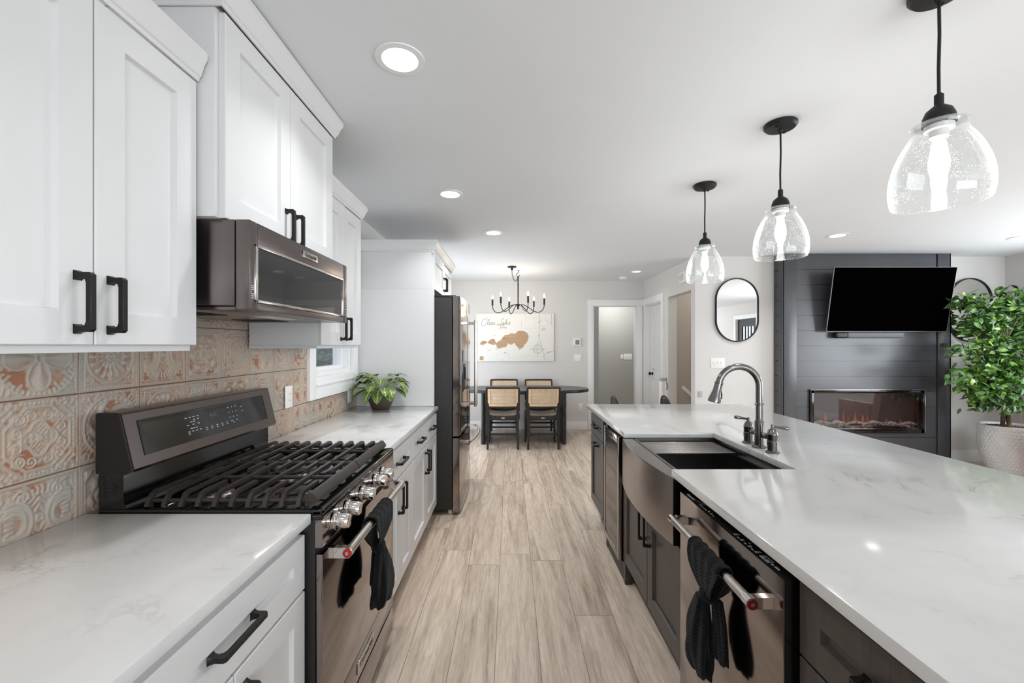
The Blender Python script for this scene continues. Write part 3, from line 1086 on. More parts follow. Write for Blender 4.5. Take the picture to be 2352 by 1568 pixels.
# ------------------------------------------------------------------ ceiling fittings
def downlight(x, y, label, dim=1.0):
    t = thing('recessed_light', label, 'ceiling light', (x, y, CEIL), 'recessed ceiling lights')
    part(t, 'trim_ring', MB().lathe([(0.090, -0.0005), (0.089, -0.005), (0.066, -0.006), (0.064, -0.002), (0.064, 0.004)], (x, y, CEIL), 48, cap=False), TRIMW)
    pr = [(0.0645, 0.0)]
    for i in range(3):
        pr += [(0.064 - i * 0.002, 0.006 * i + 0.001), (0.062 - i * 0.002, 0.006 * i + 0.004)]
    pr.append((0.056, 0.018))
    part(t, 'baffle', MB().lathe(pr, (x, y, CEIL), 48, cap=False), TRIMW)
    part(t, 'lens', MB().lathe([(0.0565, 0.0175), (0.0565, 0.022), (0.02, 0.023)], (x, y, CEIL), 40), LED if dim > 0.2 else LEDDIM)
    l = bpy.data.lights.new('downlight_lamp', 'AREA')
    l.spread = 2.1
    l.shape, l.size, l.energy, l.color = 'DISK', 0.09, 4.2 * dim, (0.98, 0.985, 1.0)
    o = bpy.data.objects.new('downlight_lamp', l)
    COL.objects.link(o)
    o.parent = t
    o.location = (0, 0, 0.012)


for i, (x, y, lb) in enumerate(DOWN):
    downlight(x, y, lb, {0: 0.65, 1: 0.9, 5: 0.08, 6: 0.5}.get(i, 1.15))
sd = thing('smoke_detector', 'white round smoke detector on the ceiling near the doorways', 'smoke detector', (1.76, 6.62, CEIL))
part(sd, 'housing', MB().lathe([(0.065, 0), (0.065, -0.02), (0.055, -0.032), (0.02, -0.036)], (1.76, 6.62, CEIL), 32), PWHITE)

# unseen lamps added to brighten the hall and stairwell beyond the openings
for x, y, kk, lb in ((2.0, 7.95, 60.0, 'added unseen lamp brightening the grey hall beyond the doorway'), (2.95, 5.6, 10.0, 'added unseen lamp brightening the stairwell beyond the opening')):
    t = thing('fill_lamp', lb, 'ceiling light', (x, y, CEIL - 0.08))
    part(t, 'shade', MB().lathe([(0.14, CEIL), (0.14, CEIL - 0.03), (0.10, CEIL - 0.07), (0.004, CEIL - 0.08)], (x, y, 0), 32), emit('fill lamp glow', (1.0, 0.97, 0.93), kk))


# ================================================================== BACKSPLASH
def tile_relief(kind, n):
    g = np.linspace(-1, 1, n)
    u, v = np.meshgrid(g, g, indexing='ij')
    r = np.hypot(u, v)
    th = np.arctan2(v, u)
    m = np.maximum(np.abs(u), np.abs(v))
    d1 = np.abs(u) + np.abs(v)

    def ridge(x, c, w): return np.exp(-((x - c) / w) ** 2)

    def spiral(cx, cy, s, hand=1, turns=3.0):
        rr = np.hypot(u - cx, v - cy)
        tt = np.arctan2(v - cy, u - cx) * hand
        return np.where(rr < s, np.clip(np.sin(tt + turns * 2 * np.pi * rr / s) + 0.2, 0, 1), 0) * np.clip((s - rr) / (0.2 * s), 0, 1)

    def beads(c, w, k):
        t = np.where(np.abs(u) > np.abs(v), v, u)
        return ridge(m, c, w) * (0.35 + 0.65 * (np.cos(t * k) > 0))
    h = np.zeros_like(u)
    au, av = np.abs(u), np.abs(v)
    if kind == 0:        # large eight petal flower
        h += ridge(m, 0.93, 0.03) * 0.8
        pet = np.abs(np.cos(2 * th))
        h = np.maximum(h, np.where((r < 0.82 * (0.35 + 0.65 * pet)) & (r > 0.12), 0.55 + 0.4 * np.cos(8 * th) * (r < 0.8), 0))
        h = np.maximum(h, ridge(r, 0.82 * (0.35 + 0.65 * pet), 0.035))
        h = np.maximum(h, ridge(r, 0.10, 0.05))
        h = np.maximum(h, ridge(r, 0.98, 0.03) * (m < 0.9))
        h = np.maximum(h, np.where((r > 1.02) & (m < 0.88), 0.5 + 0.5 * np.sin(22 * r + 10 * np.sin(4 * th)), 0))
        h = np.maximum(h, np.where((r > 0.84) & (r < 0.95), 0.4 + 0.5 * np.cos(44 * th), 0))
    elif kind == 1:      # sunburst rosette in a beaded square
        h += beads(0.90, 0.035, 70)
        h = np.maximum(h, ridge(m, 0.97, 0.02))
        h = np.maximum(h, ridge(m, 0.80, 0.02) * 0.8)
        h = np.maximum(h, ridge(r, 0.76, 0.03))
        h = np.maximum(h, np.where((r > 0.36) & (r < 0.68), np.clip(np.cos(16 * th), 0, 1) * (1 - ((r - 0.52) / 0.17) ** 2), 0))
        h = np.maximum(h, np.where((r > 0.2) & (r < 0.36), 0.35 + 0.3 * np.cos(16 * th), 0))
        h = np.maximum(h, ridge(r, 0.12, 0.035))
        h = np.maximum(h, (r < 0.05) * 0.9)
        for a, b in ((1, 1), (1, -1), (-1, 1), (-1, -1)):
            h = np.maximum(h, spiral(0.66 * a, 0.66 * b, 0.17, a * b, 2.0) * 0.8)
    elif kind == 2:      # octagon with lattice heart
        oc = np.maximum(m, d1 * 0.72)
        h += beads(0.88, 0.03, 60) * (d1 < 1.55)
        h = np.maximum(h, ridge(oc, 0.78, 0.03) * 0.8)
        h = np.maximum(h, ridge(oc, 0.95, 0.03) * 0.6)
        for a, b in ((1, 1), (1, -1), (-1, 1), (-1, -1)):
            rc = np.hypot(u - a, v - b)
            h = np.maximum(h, ridge(rc, 0.36, 0.03) * (0.5 + 0.5 * np.cos(40 * np.arctan2(v - b, u - a))))
            h = np.maximum(h, spiral(0.93 * a, 0.93 * b, 0.15, a * b, 1.6) * 0.7)
            h = np.maximum(h, spiral(0.46 * a, 0.50 * b, 0.20, a * b, 2.2))
            h = np.maximum(h, spiral(0.53 * a, 0.20 * b, 0.16, -a * b, 1.8))
            h = np.maximum(h, spiral(0.20 * a, 0.56 * b, 0.16, a * b, 1.8))
        q = r / (0.36 + 0.05 * np.cos(4 * th))
        lat = np.maximum(np.abs(np.sin((u + v) * 26)) > 0.93, np.abs(np.sin((u - v) * 26)) > 0.93)
        h = np.maximum(h, np.where(q < 1, 0.10 + 0.5 * lat, 0))
        h = np.maximum(h, ridge(q, 1.08, 0.07))
        h = np.maximum(h, (r < 0.09) * 0.8)
    elif kind == 3:      # interlaced volutes
        h += ridge(m, 0.93, 0.03) * 0.8 + ridge(m, 0.84, 0.015) * 0.4
        for a, b in ((1, 1), (1, -1), (-1, 1), (-1, -1)):
            rc = np.hypot(u - 0.62 * a, (v - 0.05 * b) * 0.9)
            for rr in (0.30, 0.44):
                h = np.maximum(h, ridge(rc, rr, 0.045) * (m < 0.8) * 0.9)
            h = np.maximum(h, spiral(0.40 * a, 0.62 * b, 0.22, a * b, 2.0))
        h = np.maximum(h, np.where((m < 0.10), 0.9 - 0.6 * (m < 0.05), 0))
        h = np.maximum(h, np.where((np.abs(r - 0.68) < 0.10) & (m < 0.8), 0.35 + 0.4 * np.sin(36 * th), 0))
    elif kind == 4:      # acanthus spray
        h += ridge(m, 0.90, 0.03) * 0.7 + ridge(m, 0.97, 0.02) * 0.6
        w = np.sin(9 * np.log(r + 0.15) + 4 * th) * np.cos(4 * th - 6 * r)
        h = np.maximum(h, np.where(m < 0.80, np.clip(w * 1.3, 0, 1), 0))
        h = np.maximum(h, ridge(m, 0.80, 0.02) * 0.6)
        h = np.maximum(h, ridge(r, 0.2, 0.05))
    else:                # ringed medallion
        h += beads(0.92, 0.03, 80) * 0.8
        h = np.maximum(h, ridge(r, 0.85, 0.035))
        h = np.maximum(h, ridge(r, 0.72, 0.025) * 0.8)
        h = np.maximum(h, np.where((r > 0.74) & (r < 0.84), 0.3 + 0.5 * np.cos(28 * th), 0))
        h = np.maximum(h, np.where(r < 0.68, np.clip(np.sin(7 * np.log(r + 0.1) + 5 * th) * 1.2, 0, 1) * (r > 0.18), 0))
        h = np.maximum(h, ridge(r, 0.16, 0.04))
        for a, b in ((1, 1), (1, -1), (-1, 1), (-1, -1)):
            h = np.maximum(h, spiral(0.80 * a, 0.80 * b, 0.15, a * b, 1.6) * 0.8)
    # fine scrollwork fills the flat ground
    fil = np.sin(17 * au + 3.2 * np.sin(8 * av + kind)) * np.sin(17 * av + 3.2 * np.sin(8 * au + 2 * kind))
    fil = np.clip(fil * 1.5 - 0.15, 0, 1) * 0.5
    h = np.where(m < 0.9, np.maximum(h, fil * (h < 0.4)), h)
    h = np.where((m > 0.955), 0.55, h)
    p = np.pad(h, 1, mode='edge')
    h = (p[1:-1, 1:-1] * 4 + p[:-2, 1:-1] + p[2:, 1:-1] + p[1:-1, :-2] + p[1:-1, 2:]) / 8
    h[m > 0.985] = -1.0
    return h


NG = 88
RELIEF = [tile_relief(k, NG) for k in range(6)]
TS = 0.2
ty0, tz0 = 1.215 - 6 * TS, kz(1.048) - 0.208
TZ = 0.208
seq = {(5, 2): 0, (6, 2): 1, (7, 2): 3, (5, 1): 2, (6, 1): 5, (7, 1): 1, (5, 0): 3, (6, 0): 4, (8, 2): 4, (8, 1): 3, (9, 2): 2, (9, 1): 4, (10, 2): 0, (11, 2): 5, (10, 1): 2, (11, 1): 4, (12, 2): 4}
V, F, A = [], [], []
base = 0
ii, jj = np.meshgrid(np.arange(NG - 1), np.arange(NG - 1), indexing='ij')
quad = np.stack([ii * NG + jj, (ii + 1) * NG + jj, (ii + 1) * NG + jj + 1, ii * NG + jj + 1], -1).reshape(-1, 4)
for i in range(0, 17):
    for j in range(0, 4):
        ya, za = ty0 + i * TS, tz0 + j * TZ
        if i >= 13 and j >= 1: continue
        if j == 3 and i > 12: continue
        if ya > 3.4: continue
        h = RELIEF[seq.get((i, j), R.randrange(6))]
        if R.random() < 0.5 and (i, j) not in seq: h = h.T
        g = (np.linspace(0, 1, NG))
        yy, zz = np.meshgrid(ya + g * TS, za + g * TZ, indexing='ij')
        yy = np.minimum(yy, 3.412)
        xx = TF - 0.003 + np.clip(h, -0.3, 1) * 0.0046
        V.append(np.stack([xx, yy, zz], -1).reshape(-1, 3))
        A.append(h.reshape(-1))
        F.append(quad + base)
        base += NG * NG
V, F, A = np.concatenate(V), np.concatenate(F), np.concatenate(A)
mb = MB()
mb.v, mb.f, mb.att = V.tolist(), F.tolist(), A.tolist()
solo('backsplash', mb, TILEM, 'embossed copper and grey patina tile backsplash along the left wall', 'backsplash', (TF, 1.7, 0.895), ang=60)


# ================================================================== CABINETS
def pull(o, axis, out, L):
    # flared bridge pull centred on o; axis = direction of its length, out = away from the door
    H, a = 0.034, L / 2
    poly = [(-a - 0.004, 0), (-a - 0.001, 0.006), (-a, 0.011), (-a, H - 0.005), (-a + 0.005, H), (a - 0.005, H), (a, H - 0.005), (a, 0.011), (a + 0.001, 0.006), (a + 0.004, 0),
            (a - 0.016, 0), (a - 0.012, 0.005), (a - 0.0105, 0.012), (a - 0.0105, H - 0.020), (a - 0.014, H - 0.013), (a - 0.021, H - 0.0105),
            (-a + 0.021, H - 0.0105), (-a + 0.014, H - 0.013), (-a + 0.0105, H - 0.020), (-a + 0.0105, 0.012), (-a + 0.012, 0.005), (-a + 0.016, 0)]
    o, u, w = Vector(o), Vector(axis), Vector(out)
    s = u.cross(w)
    n = len(poly)
    mb = MB()
    vs = []
    for t in (-0.0062, -0.0052, 0.0052, 0.0062):
        k = 0.0 if abs(t) < 0.006 else 0.001
        for p, q in poly:
            fl = 1.0 + 0.45 * max(0, 1 - q / 0.010)
            vs.append(o + u * p * (1 - k / a) + w * max(q - (k if q > H - 0.002 else 0), 0) + s * t * fl)
    fs = [tuple(range(n - 1, -1, -1)), tuple(range(3 * n, 4 * n))]
    for r in range(3):
        fs += [(r * n + i, r * n + (i + 1) % n, (r + 1) * n + (i + 1) % n, (r + 1) * n + i) for i in range(n)]
    return mb.add(vs, fs)


def cabinet(name, label, cat, xb, xf, y0, y1, z0, z1, m, fronts, toe=0.0, group=None, st=0.062, extra=None):
    # xf = carcass face; door faces stand 2 cm proud of it
    d = 1 if xf > xb else -1
    t = thing(name, label, cat, ((xb + xf) / 2, (y0 + y1) / 2, 0 if toe else z0), group)
    body = MB().box(xb, xf, y0 + 0.001, y1 - 0.001, z0, z1, 0.001)
    part(t, 'body', body, m)
    if toe:
        part(t, 'toe_kick', MB().box(xb + d * 0.02, xf - d * 0.065, y0 + 0.001, y1 - 0.001, 0, z0 - 0.0005), m)
    for kind, a, b, c, e, hd in fronts:
        p = part(t, kind, MB().shaker(xf + d * 0.0205, d, a, b, c, e, st), m)
        if hd:
            ax, hy, hz, L = hd
            part(p, 'handle', pull((xf + d * 0.0205, hy, hz), (0, 0, 1) if ax == 'v' else (0, 1, 0), (d, 0, 0), L), BLACKPULL)
    return t


CT, CB = 0.895, 0.866                   # counter top and underside
BF = kx(-0.565) - 0.0205                # carcass face of the left base run
WB = TF + 0.006
DZ = kz(0.86)
dz0, dz1 = kz(0.712), kz(0.86)
zd = kz(0.705)
TK = kz(0.165)
cabinet('base_cabinet', 'white base cabinet below the near left counter, wide drawer over two doors', 'cabinet', WB, BF, 0.60, 1.226, TK - 0.004, CB - 0.0005, WHITE_CAB,
        [('drawer', 0.606, 1.222, dz0, dz1, ('h', 0.905, kz(0.79), 0.15)),
         ('door', 0.606, 0.908, TK, zd, ('v', 0.868, kz(0.605), 0.125)), ('door', 0.912, 1.222, TK, zd, ('v', 0.945, kz(0.605), 0.125))], toe=0.1, group='white base cabinets')
cabinet('base_cabinet', 'white base cabinet at the near end of the left run, beside the camera', 'cabinet', WB, BF, 0.0, 0.598, TK - 0.004, CB - 0.0005, WHITE_CAB,
        [('drawer', 0.006, 0.594, dz0, dz1, ('h', 0.30, kz(0.79), 0.15)), ('door', 0.006, 0.298, TK, zd, ('v', 0.265, kz(0.605), 0.125)), ('door', 0.302, 0.594, TK, zd, ('v', 0.335, kz(0.605), 0.125))], toe=0.1, group='white base cabinets')
cabinet('base_cabinet', 'white base cabinet right after the range, one drawer over two doors', 'cabinet', WB, BF, 2.004, 2.557, TK - 0.004, CB - 0.0005, WHITE_CAB,
        [('drawer', 2.01, 2.553, dz0, dz1, ('h', 2.275, kz(0.79), 0.15)), ('door', 2.01, 2.278, TK, zd, ('v', 2.243, kz(0.60), 0.15)), ('door', 2.282, 2.553, TK, zd, ('v', 2.317, kz(0.60), 0.15))], toe=0.1, group='white base cabinets')
cabinet('base_cabinet', 'white base cabinet beside the refrigerator panel, two drawers over two doors', 'cabinet', WB, BF, 2.559, 3.412, TK - 0.004, CB - 0.0005, WHITE_CAB,
        [('drawer', 2.563, 2.978, dz0, dz1, ('h', 2.77, kz(0.79), 0.15)), ('drawer', 2.984, 3.406, dz0, dz1, ('h', 3.195, kz(0.79), 0.15)),
         ('door', 2.563, 2.978, TK, zd, ('v', 2.943, kz(0.60), 0.15)), ('door', 2.984, 3.406, TK, zd, ('v', 3.02, kz(0.60), 0.15))], toe=0.1, group='white base cabinets')
solo('countertop', MB().box(TF + 0.004, kx(-0.552), 0.0, 1.232, CB, CT, 0.004), QUARTZ, 'white quartz countertop at the lower left, near side of the range', 'countertop', (-0.9, 0.6, CB), 'left run quartz countertops')
solo('countertop', MB().box(TF + 0.004, kx(-0.552), 1.998, 3.413, CB, CT, 0.004), QUARTZ, 'white quartz countertop between the range and the refrigerator, holding the potted plant', 'countertop', (-0.9, 2.7, CB), 'left run quartz countertops')

# wall cabinets
UF = kx(-0.85) - 0.0205
u0, u1 = kz(1.381), kz(2.093)
CROWN = [(0.0, 0), (0.006, 0), (0.008, 0.010), (0.014, 0.014), (0.017, 0.022), (0.020, 0.030), (0.026, 0.045), (0.033, 0.055), (0.036, 0.060), (0.036, 0.078), (0.0, 0.078)]


def crown(t, path, z, sc_=1.0):
    m = MB()
    m.sweep(path[::-1], [(o * 0.8 * sc_, z + h * sc_) for o, h in CROWN], 1)
    part(t, 'crown_moulding', m, WHITE_CAB, ang=25)


uc = cabinet('wall_cabinet', 'white two door wall cabinet nearest the camera, above the near left counter', 'cabinet', WB, UF, 0.60, 1.206, u0 + 0.0, u1 + 0.006, WHITE_CAB,
             [('door', 0.604, 0.906, u0, u1, ('v', 0.872, kz(1.465), 0.122)), ('door', 0.910, 1.204, u0, u1, ('v', 0.944, kz(1.465), 0.122))], group='white wall cabinets', st=0.07)
part(uc, 'light_rail', MB().box(UF - 0.02, UF, 0.60, 1.206, u0 - 0.016, u0 - 0.0005), WHITE_CAB)
crown(uc, [(UF + 0.021, 1.206), (UF + 0.021, 0.60)], u1 + 0.003)
MF = kx(-0.79) - 0.0205
mz0, mz1 = kz(1.734), kz(2.303)
uc = cabinet('wall_cabinet', 'tall white wall cabinet over the microwave, reaching the ceiling', 'cabinet', WB, MF, 1.215, 1.988, mz0, mz1 + 0.04, WHITE_CAB,
             [('door', 1.232, 1.598, mz0, mz1, ('v', 1.565, kz(1.80), 0.122)), ('door', 1.602, 1.976, mz0, mz1, ('v', 1.636, kz(1.80), 0.122))], group='white wall cabinets', st=0.068)
crown(uc, [(WB, 1.989), (MF + 0.021, 1.989), (MF + 0.021, 1.214), (WB, 1.214)], mz1 + 0.004, 1.10)
uc = cabinet('wall_cabinet', 'white two door wall cabinet past the microwave, partly hidden behind it', 'cabinet', WB, UF, 1.996, 2.532, u0, u1 + 0.006, WHITE_CAB,
             [('door', 2.0, 2.264, u0, u1, ('v', 2.23, kz(1.465), 0.122)), ('door', 2.268, 2.528, u0, u1, ('v', 2.302, kz(1.465), 0.122))], group='white wall cabinets', st=0.066)
crown(uc, [(WB, 2.533), (UF + 0.021, 2.533), (UF + 0.021, 1.996)], u1 + 0.003)
part(uc, 'light_rail', MB().box(UF - 0.02, UF, 1.996, 2.532, u0 - 0.016, u0 - 0.0005).box(WB, UF - 0.02, 1.996, 2.014, u0 - 0.016, u0 - 0.0005), WHITE_CAB)

# under-cabinet strip lamps (the warm glow on the tile)
for y0, y1, lb in ((0.62, 1.03, 'slim strip lamp under the near wall cabinet'), (2.05, 2.48, 'slim strip lamp under the wall cabinet past the microwave')):
    t = thing('strip_lamp', lb, 'lamp', (kx(-1.0), (y0 + y1) / 2, u0 - 0.0125), 'strip lamps under the wall cabinets')
    part(t, 'housing', MB().box(kx(-1.03), kx(-0.99), y0, y1, u0 - 0.0125, u0 - 0.0005, 0.001), PWHITE)
    part(t, 'diffuser', MB().box(kx(-1.026), kx(-0.994), y0 + 0.004, y1 - 0.004, u0 - 0.0132, u0 - 0.0127), emit('lit strip diffuser', (1, 0.84, 0.70), 6))

# refrigerator surround: side panels and the cabinet above
SF = kx(-0.587) - 0.0205
z_t, z_b = kz(2.102), kz(1.815)
t = cabinet('refrigerator_cabinet', 'white cabinet above the refrigerator with tall side panels and crown moulding', 'cabinet', XL + 0.006, SF, 3.416, 4.455, z_b, z_t, WHITE_CAB,
            [('door', 3.442, 3.933, z_b, z_t - 0.008, ('v', 3.90, kz(1.915), 0.122)), ('door', 3.937, 4.43, z_b, z_t - 0.008, ('v', 3.972, kz(1.915), 0.122))])
part(t, 'side_panel', MB().box(XL + 0.006, SF + 0.0205, 3.416, 3.436, CT + 0.0005, z_b - 0.0005).box(XL + 0.006, BF - 0.07, 3.416, 3.436, 0, CT), WHITE_CAB)
part(t, 'side_panel', MB().box(XL + 0.006, SF + 0.0205, 4.435, 4.455, 0, z_b - 0.0005), WHITE_CAB)
crown(t, [(XL + 0.006, 4.455), (SF + 0.021, 4.455), (SF + 0.021, 3.416), (XL + 0.006, 3.416)], z_t + 0.0005, 1.12)

# ================================================================== REFRIGERATOR
FXF = kx(-0.455)
fr = thing('refrigerator', 'tall black stainless french door refrigerator beside the white panel', 'refrigerator', (kx(-0.8), 3.93, 0))
CHAR = M('charcoal textured steel', rgb(46, 45, 44), 0.5, 0.3, var=0.05, vs=20, bump=0.35, bs=220)
fy0, fy1 = 3.462, 4.405
ft, fm_, fb = kz(1.753), kz(0.664), kz(0.075)
part(fr, 'body', MB().box(XL + 0.05, FXF, fy0, fy1, 0.045, ft, 0.004), CHAR)
part(fr, 'hinge_cover', MB().box(kx(-0.60), FXF + 0.03, fy0 + 0.01, fy0 + 0.10, ft + 0.0005, ft + 0.022, 0.008).box(kx(-0.60), FXF + 0.03, fy1 - 0.10, fy1 - 0.01, ft + 0.0005, ft + 0.022, 0.008), BPLAST)
part(fr, 'base_grille', MB().box(FXF, FXF + 0.055, fy0 + 0.01, fy1 - 0.01, 0.03, fb - 0.006, 0.003), BPLAST)
ft_ = MB()
for y in (fy0 + 0.06, fy1 - 0.06):
    ft_.cyl((FXF - 0.02, y, 0.0), (FXF - 0.02, y, 0.045), 0.02, n=16)
    ft_.cyl((kx(-1.0), y, 0.0), (kx(-1.0), y, 0.045), 0.02, n=16)
part(fr, 'levelling_feet', ft_, PWHITE)


def fdoor(y0, y1, z0, z1, yc, half):
    # door slab whose face is gently bowed around the appliance's centre line
    pts = [(FXF + 0.008, y0), (FXF + 0.060, y0)]
    for i in range(13):
        y = y0 + (y1 - y0) * i / 12
        s = (y - yc) / half
        e = min(y - y0, y1 - y) / 0.012
        pts.append((FXF + 0.062 + 0.016 * (1 - s * s) - 0.006 * max(0, 1 - e) ** 2, y))
    pts += [(FXF + 0.060, y1), (FXF + 0.008, y1)]
    return MB().prism(pts, 'xy', z0, z1)


yc, hf = (fy0 + fy1) / 2, (fy1 - fy0) / 2
dl = part(fr, 'door', fdoor(fy0 + 0.002, yc - 0.003, fm_ + 0.008, ft + 0.012, yc, hf), BSTEELM, ang=20)
dr = part(fr, 'door', fdoor(yc + 0.003, fy1 - 0.002, fm_ + 0.008, ft + 0.012, yc, hf), BSTEELM, ang=20)
fz = part(fr, 'freezer_drawer', fdoor(fy0 + 0.002, fy1 - 0.002, fb, fm_ - 0.008, yc, hf), BSTEELM, ang=20)


def bar_handle(p, pts_bar, r, stand, cap_m, medal):
    # tubular bar with square standoffs and end medallions
    h = part(p, 'handle', MB().tube(pts_bar, r, 18), STEEL)
    for a, b, q in stand:
        part(p, 'handle_bracket', MB().tube([a, b], q, sq=True), CHROME)
    return h


for dd, y in ((dl, yc - 0.04), (dr, yc + 0.04)):
    xh = kx(-0.305)
    bar_handle(dd, [(xh, y, kz(0.846)), (xh, y, kz(1.60))], 0.0125, [((FXF + 0.07, y, kz(0.87)), (xh, y, kz(0.87)), 0.010), ((FXF + 0.07, y, kz(1.575)), (xh, y, kz(1.575)), 0.010)], CHROME, None)
zh = kz(0.61)
bar = catmull([(kx(-0.325), 3.55, zh), (kx(-0.300), 3.70, zh), (kx(-0.285), 3.935, zh), (kx(-0.300), 4.17, zh), (kx(-0.325), 4.32, zh)], 8)
hh = bar_handle(fz, bar, 0.0125, [((FXF + 0.06, 3.562, zh), (kx(-0.323), 3.562, zh), 0.011), ((FXF + 0.06, 4.308, zh), (kx(-0.323), 4.308, zh), 0.011)], CHROME, None)
part(fz, 'medallion', MB().lathe([(0.009, 0), (0.009, 0.003), (0.004, 0.0035)], (kx(-0.325), 3.549, zh), 16, (0, -1, 0)), RED)
part(fz, 'badge', MB().box(FXF + 0.075, FXF + 0.078, 4.20, 4.25, kz(0.30), kz(0.33), 0.001), CHROME)
# water and ice dispenser in the near door
dp = part(dl, 'dispenser_panel', MB().box(FXF + 0.064, FXF + 0.074, 3.60, 3.82, kz(1.0), kz(1.34), 0.003), BGLOSS)
part(dl, 'dispenser_recess', MB().box(FXF + 0.0735, FXF + 0.0765, 3.62, 3.80, kz(1.01), kz(1.225), 0.001), BPLAST)
part(dl, 'dispenser_lever', MB().box(FXF + 0.075, FXF + 0.088, 3.69, 3.73, kz(1.10), kz(1.20), 0.003), BPLAST)

# ================================================================== MICROWAVE
my0, my1 = 1.238, 1.978
mf = kx(-0.728)
mw = thing('microwave', 'low profile black stainless microwave mounted over the range', 'microwave', (kx(-0.95), 1.61, kz(1.478)))
mb0, mb1 = kz(1.480), mz0 - 0.002
part(mw, 'body', MB().box(WB + 0.01, kx(-0.768), my0, my1, mb0 + 0.012, mb1, 0.003), BSTEEL)
v = MB()
v.box(WB + 0.02, kx(-0.775), my0 + 0.015, my1 - 0.015, mb0, mb0 + 0.0115, 0.002)
under = part(mw, 'underside_grille', v, BSTEEL)
for y in (1.32, 1.72):
    sl = MB()
    for i in range(7):
        sl.box(kx(-1.08), kx(-0.93), y + i * 0.022, y + i * 0.022 + 0.012, mb0 - 0.002, mb0 + 0.001)
    part(under, 'vent_slots', sl, DARKIN)
part(under, 'cooktop_lamp', MB().box(kx(-0.88), kx(-0.82), 1.52, 1.70, mb0 - 0.003, mb0 - 0.0005, 0.001), PWHITE)
g0, g1, gz0, gz1 = 1.268, 1.938, kz(1.503), kz(1.670)
dm = MB()
dm.box(kx(-0.766), mf, my0, g0 + 0.012, mb0, mb1, 0.003)
dm.box(kx(-0.766), mf, g0 + 0.0125, g1, gz1, mb1, 0.002)
dm.box(kx(-0.766), mf, g0 + 0.0125, g1, mb0, gz0, 0.002)
dm.box(kx(-0.766), mf, g1, my1, mb0, mb1, 0.003)
dm.box(kx(-0.766), mf - 0.012, g0, g1, gz0, gz1)
door = part(mw, 'door', dm, BSTEEL)
fm = MB()
t_ = 0.009
for a in ((g0, g1, gz1 - t_, gz1), (g0, g1, gz0, gz0 + t_), (g0, g0 + t_, gz0, gz1), (g1 - t_, g1, gz0, gz1)):
    fm.box(mf - 0.006, mf + 0.004, *a, 0.002)
part(door, 'window_trim', fm, CHROME)
part(door, 'glass_window', MB().box(mf - 0.010, mf - 0.001, g0 + t_, g1 - t_, gz0 + t_, gz1 - t_), DGLASS)
bd = part(door, 'name_badge', MB().box(mf + 0.0005, mf + 0.004, 1.556, 1.672, kz(1.690), kz(1.714), 0.001), STEEL)
part(bd, 'lettering', text_mb('KitchenAid', 0.0195, (mf + 0.0042, 1.614, kz(1.7015)), (0, 1, 0), (0, 0, 1)), BPLAST)
lg = MB()
for k in range(2):
    zz = kz(1.548) - k * 0.024
    for a, b in ((0, 0.012), (0.006, 0.007), (0.012, 0.012)):
        lg.box(mf, mf + 0.0006, 1.247, 1.247 + b + 0.002, zz - a, zz - a + 0.0016)
    lg.box(mf, mf + 0.0006, 1.256, 1.2575, zz - 0.012, zz)
for k in range(6):
    lg.box(mf, mf + 0.0006, 1.953, 1.966, kz(1.515) + k * 0.012, kz(1.515) + k * 0.012 + 0.0016)
part(door, 'button_legend', lg, MARK)

# ================================================================== RANGE
ry0, ry1 = 1.238, 1.992
rf = kx(-0.524)
rg = thing('gas_range', 'black stainless gas range between the two left countertops', 'range', (kx(-0.85), 1.615, 0))
part(rg, 'body', MB().box(WB + 0.02, rf - 0.022, ry0 + 0.004, ry1 - 0.004, 0.05, kz(0.893), 0.003), BPLAST)
c = MB()
cz0, cz1, cz2 = kz(0.8935), kz(0.905), kz(0.921)
cx0, cx1 = kx(-1.15), rf
c.box(cx0, cx1, ry0, ry1, cz0, cz1, 0.003)
c.box(cx1 - 0.032, cx1, ry0, ry1, cz1 - 0.002, cz2, 0.006, 3)
c.box(cx0, cx1, ry0, ry0 + 0.020, cz1 - 0.002, cz2, 0.005, 3)
c.box(cx0, cx1, ry1 - 0.020, ry1, cz1 - 0.002, cz2, 0.005, 3)
part(rg, 'cooktop', c, BGLOSS)
K = lambda pts: [(kx(a), kz(b)) for a, b in pts]
part(rg, 'rear_riser', MB().prism(K([(-1.152, 0.9), (-1.152, 1.022), (-1.086, 1.022), (-1.083, 1.016), (-1.083, 0.945), (-1.078, 0.928), (-1.064, 0.916), (-1.045, 0.910), (-1.045, 0.9)]), 'xz', ry0 + 0.006, ry1 - 0.006), BGLOSS, ang=50)
con = part(rg, 'control_console', MB().prism(K([(-1.150, 1.026), (-1.150, 1.186), (-1.146, 1.190), (-1.090, 1.190), (-1.084, 1.186), (-1.048, 1.034), (-1.052, 1.026), (-1.075, 1.018), (-1.10, 1.024)]), 'xz', ry0 + 0.001, ry1 - 0.004), BSTEEL)
part(rg, 'console_end_cap', MB().prism(K([(-1.152, 1.023), (-1.152, 1.188), (-1.147, 1.192), (-1.089, 1.192), (-1.052, 1.030), (-1.076, 1.017), (-1.10, 1.022)]), 'xz', ry0 - 0.004, ry0 + 0.001), BPLAST)
P1, P2 = Vector((kx(-1.084), 0, kz(1.186))), Vector((kx(-1.048), 0, kz(1.034)))
dn = (P2 - P1)
nn = Vector((-dn.z, 0, dn.x)).normalized()
if nn.x < 0: nn = -nn


def on_con(y, s, out=0.0): return P1 + dn * s + Vector((0, y, 0)) + nn * out


def con_quad(mb, y0, y1, s0, s1, o0, o1):
    vs = [on_con(y, s, o) for o in (o0, o1) for y, s in ((y0, s0), (y1, s0), (y1, s1), (y0, s1))]
    return mb.add(vs, [(0, 1, 2, 3), (4, 5, 6, 7), (0, 1, 5, 4), (1, 2, 6, 5), (2, 3, 7, 6), (3, 0, 4, 7)])


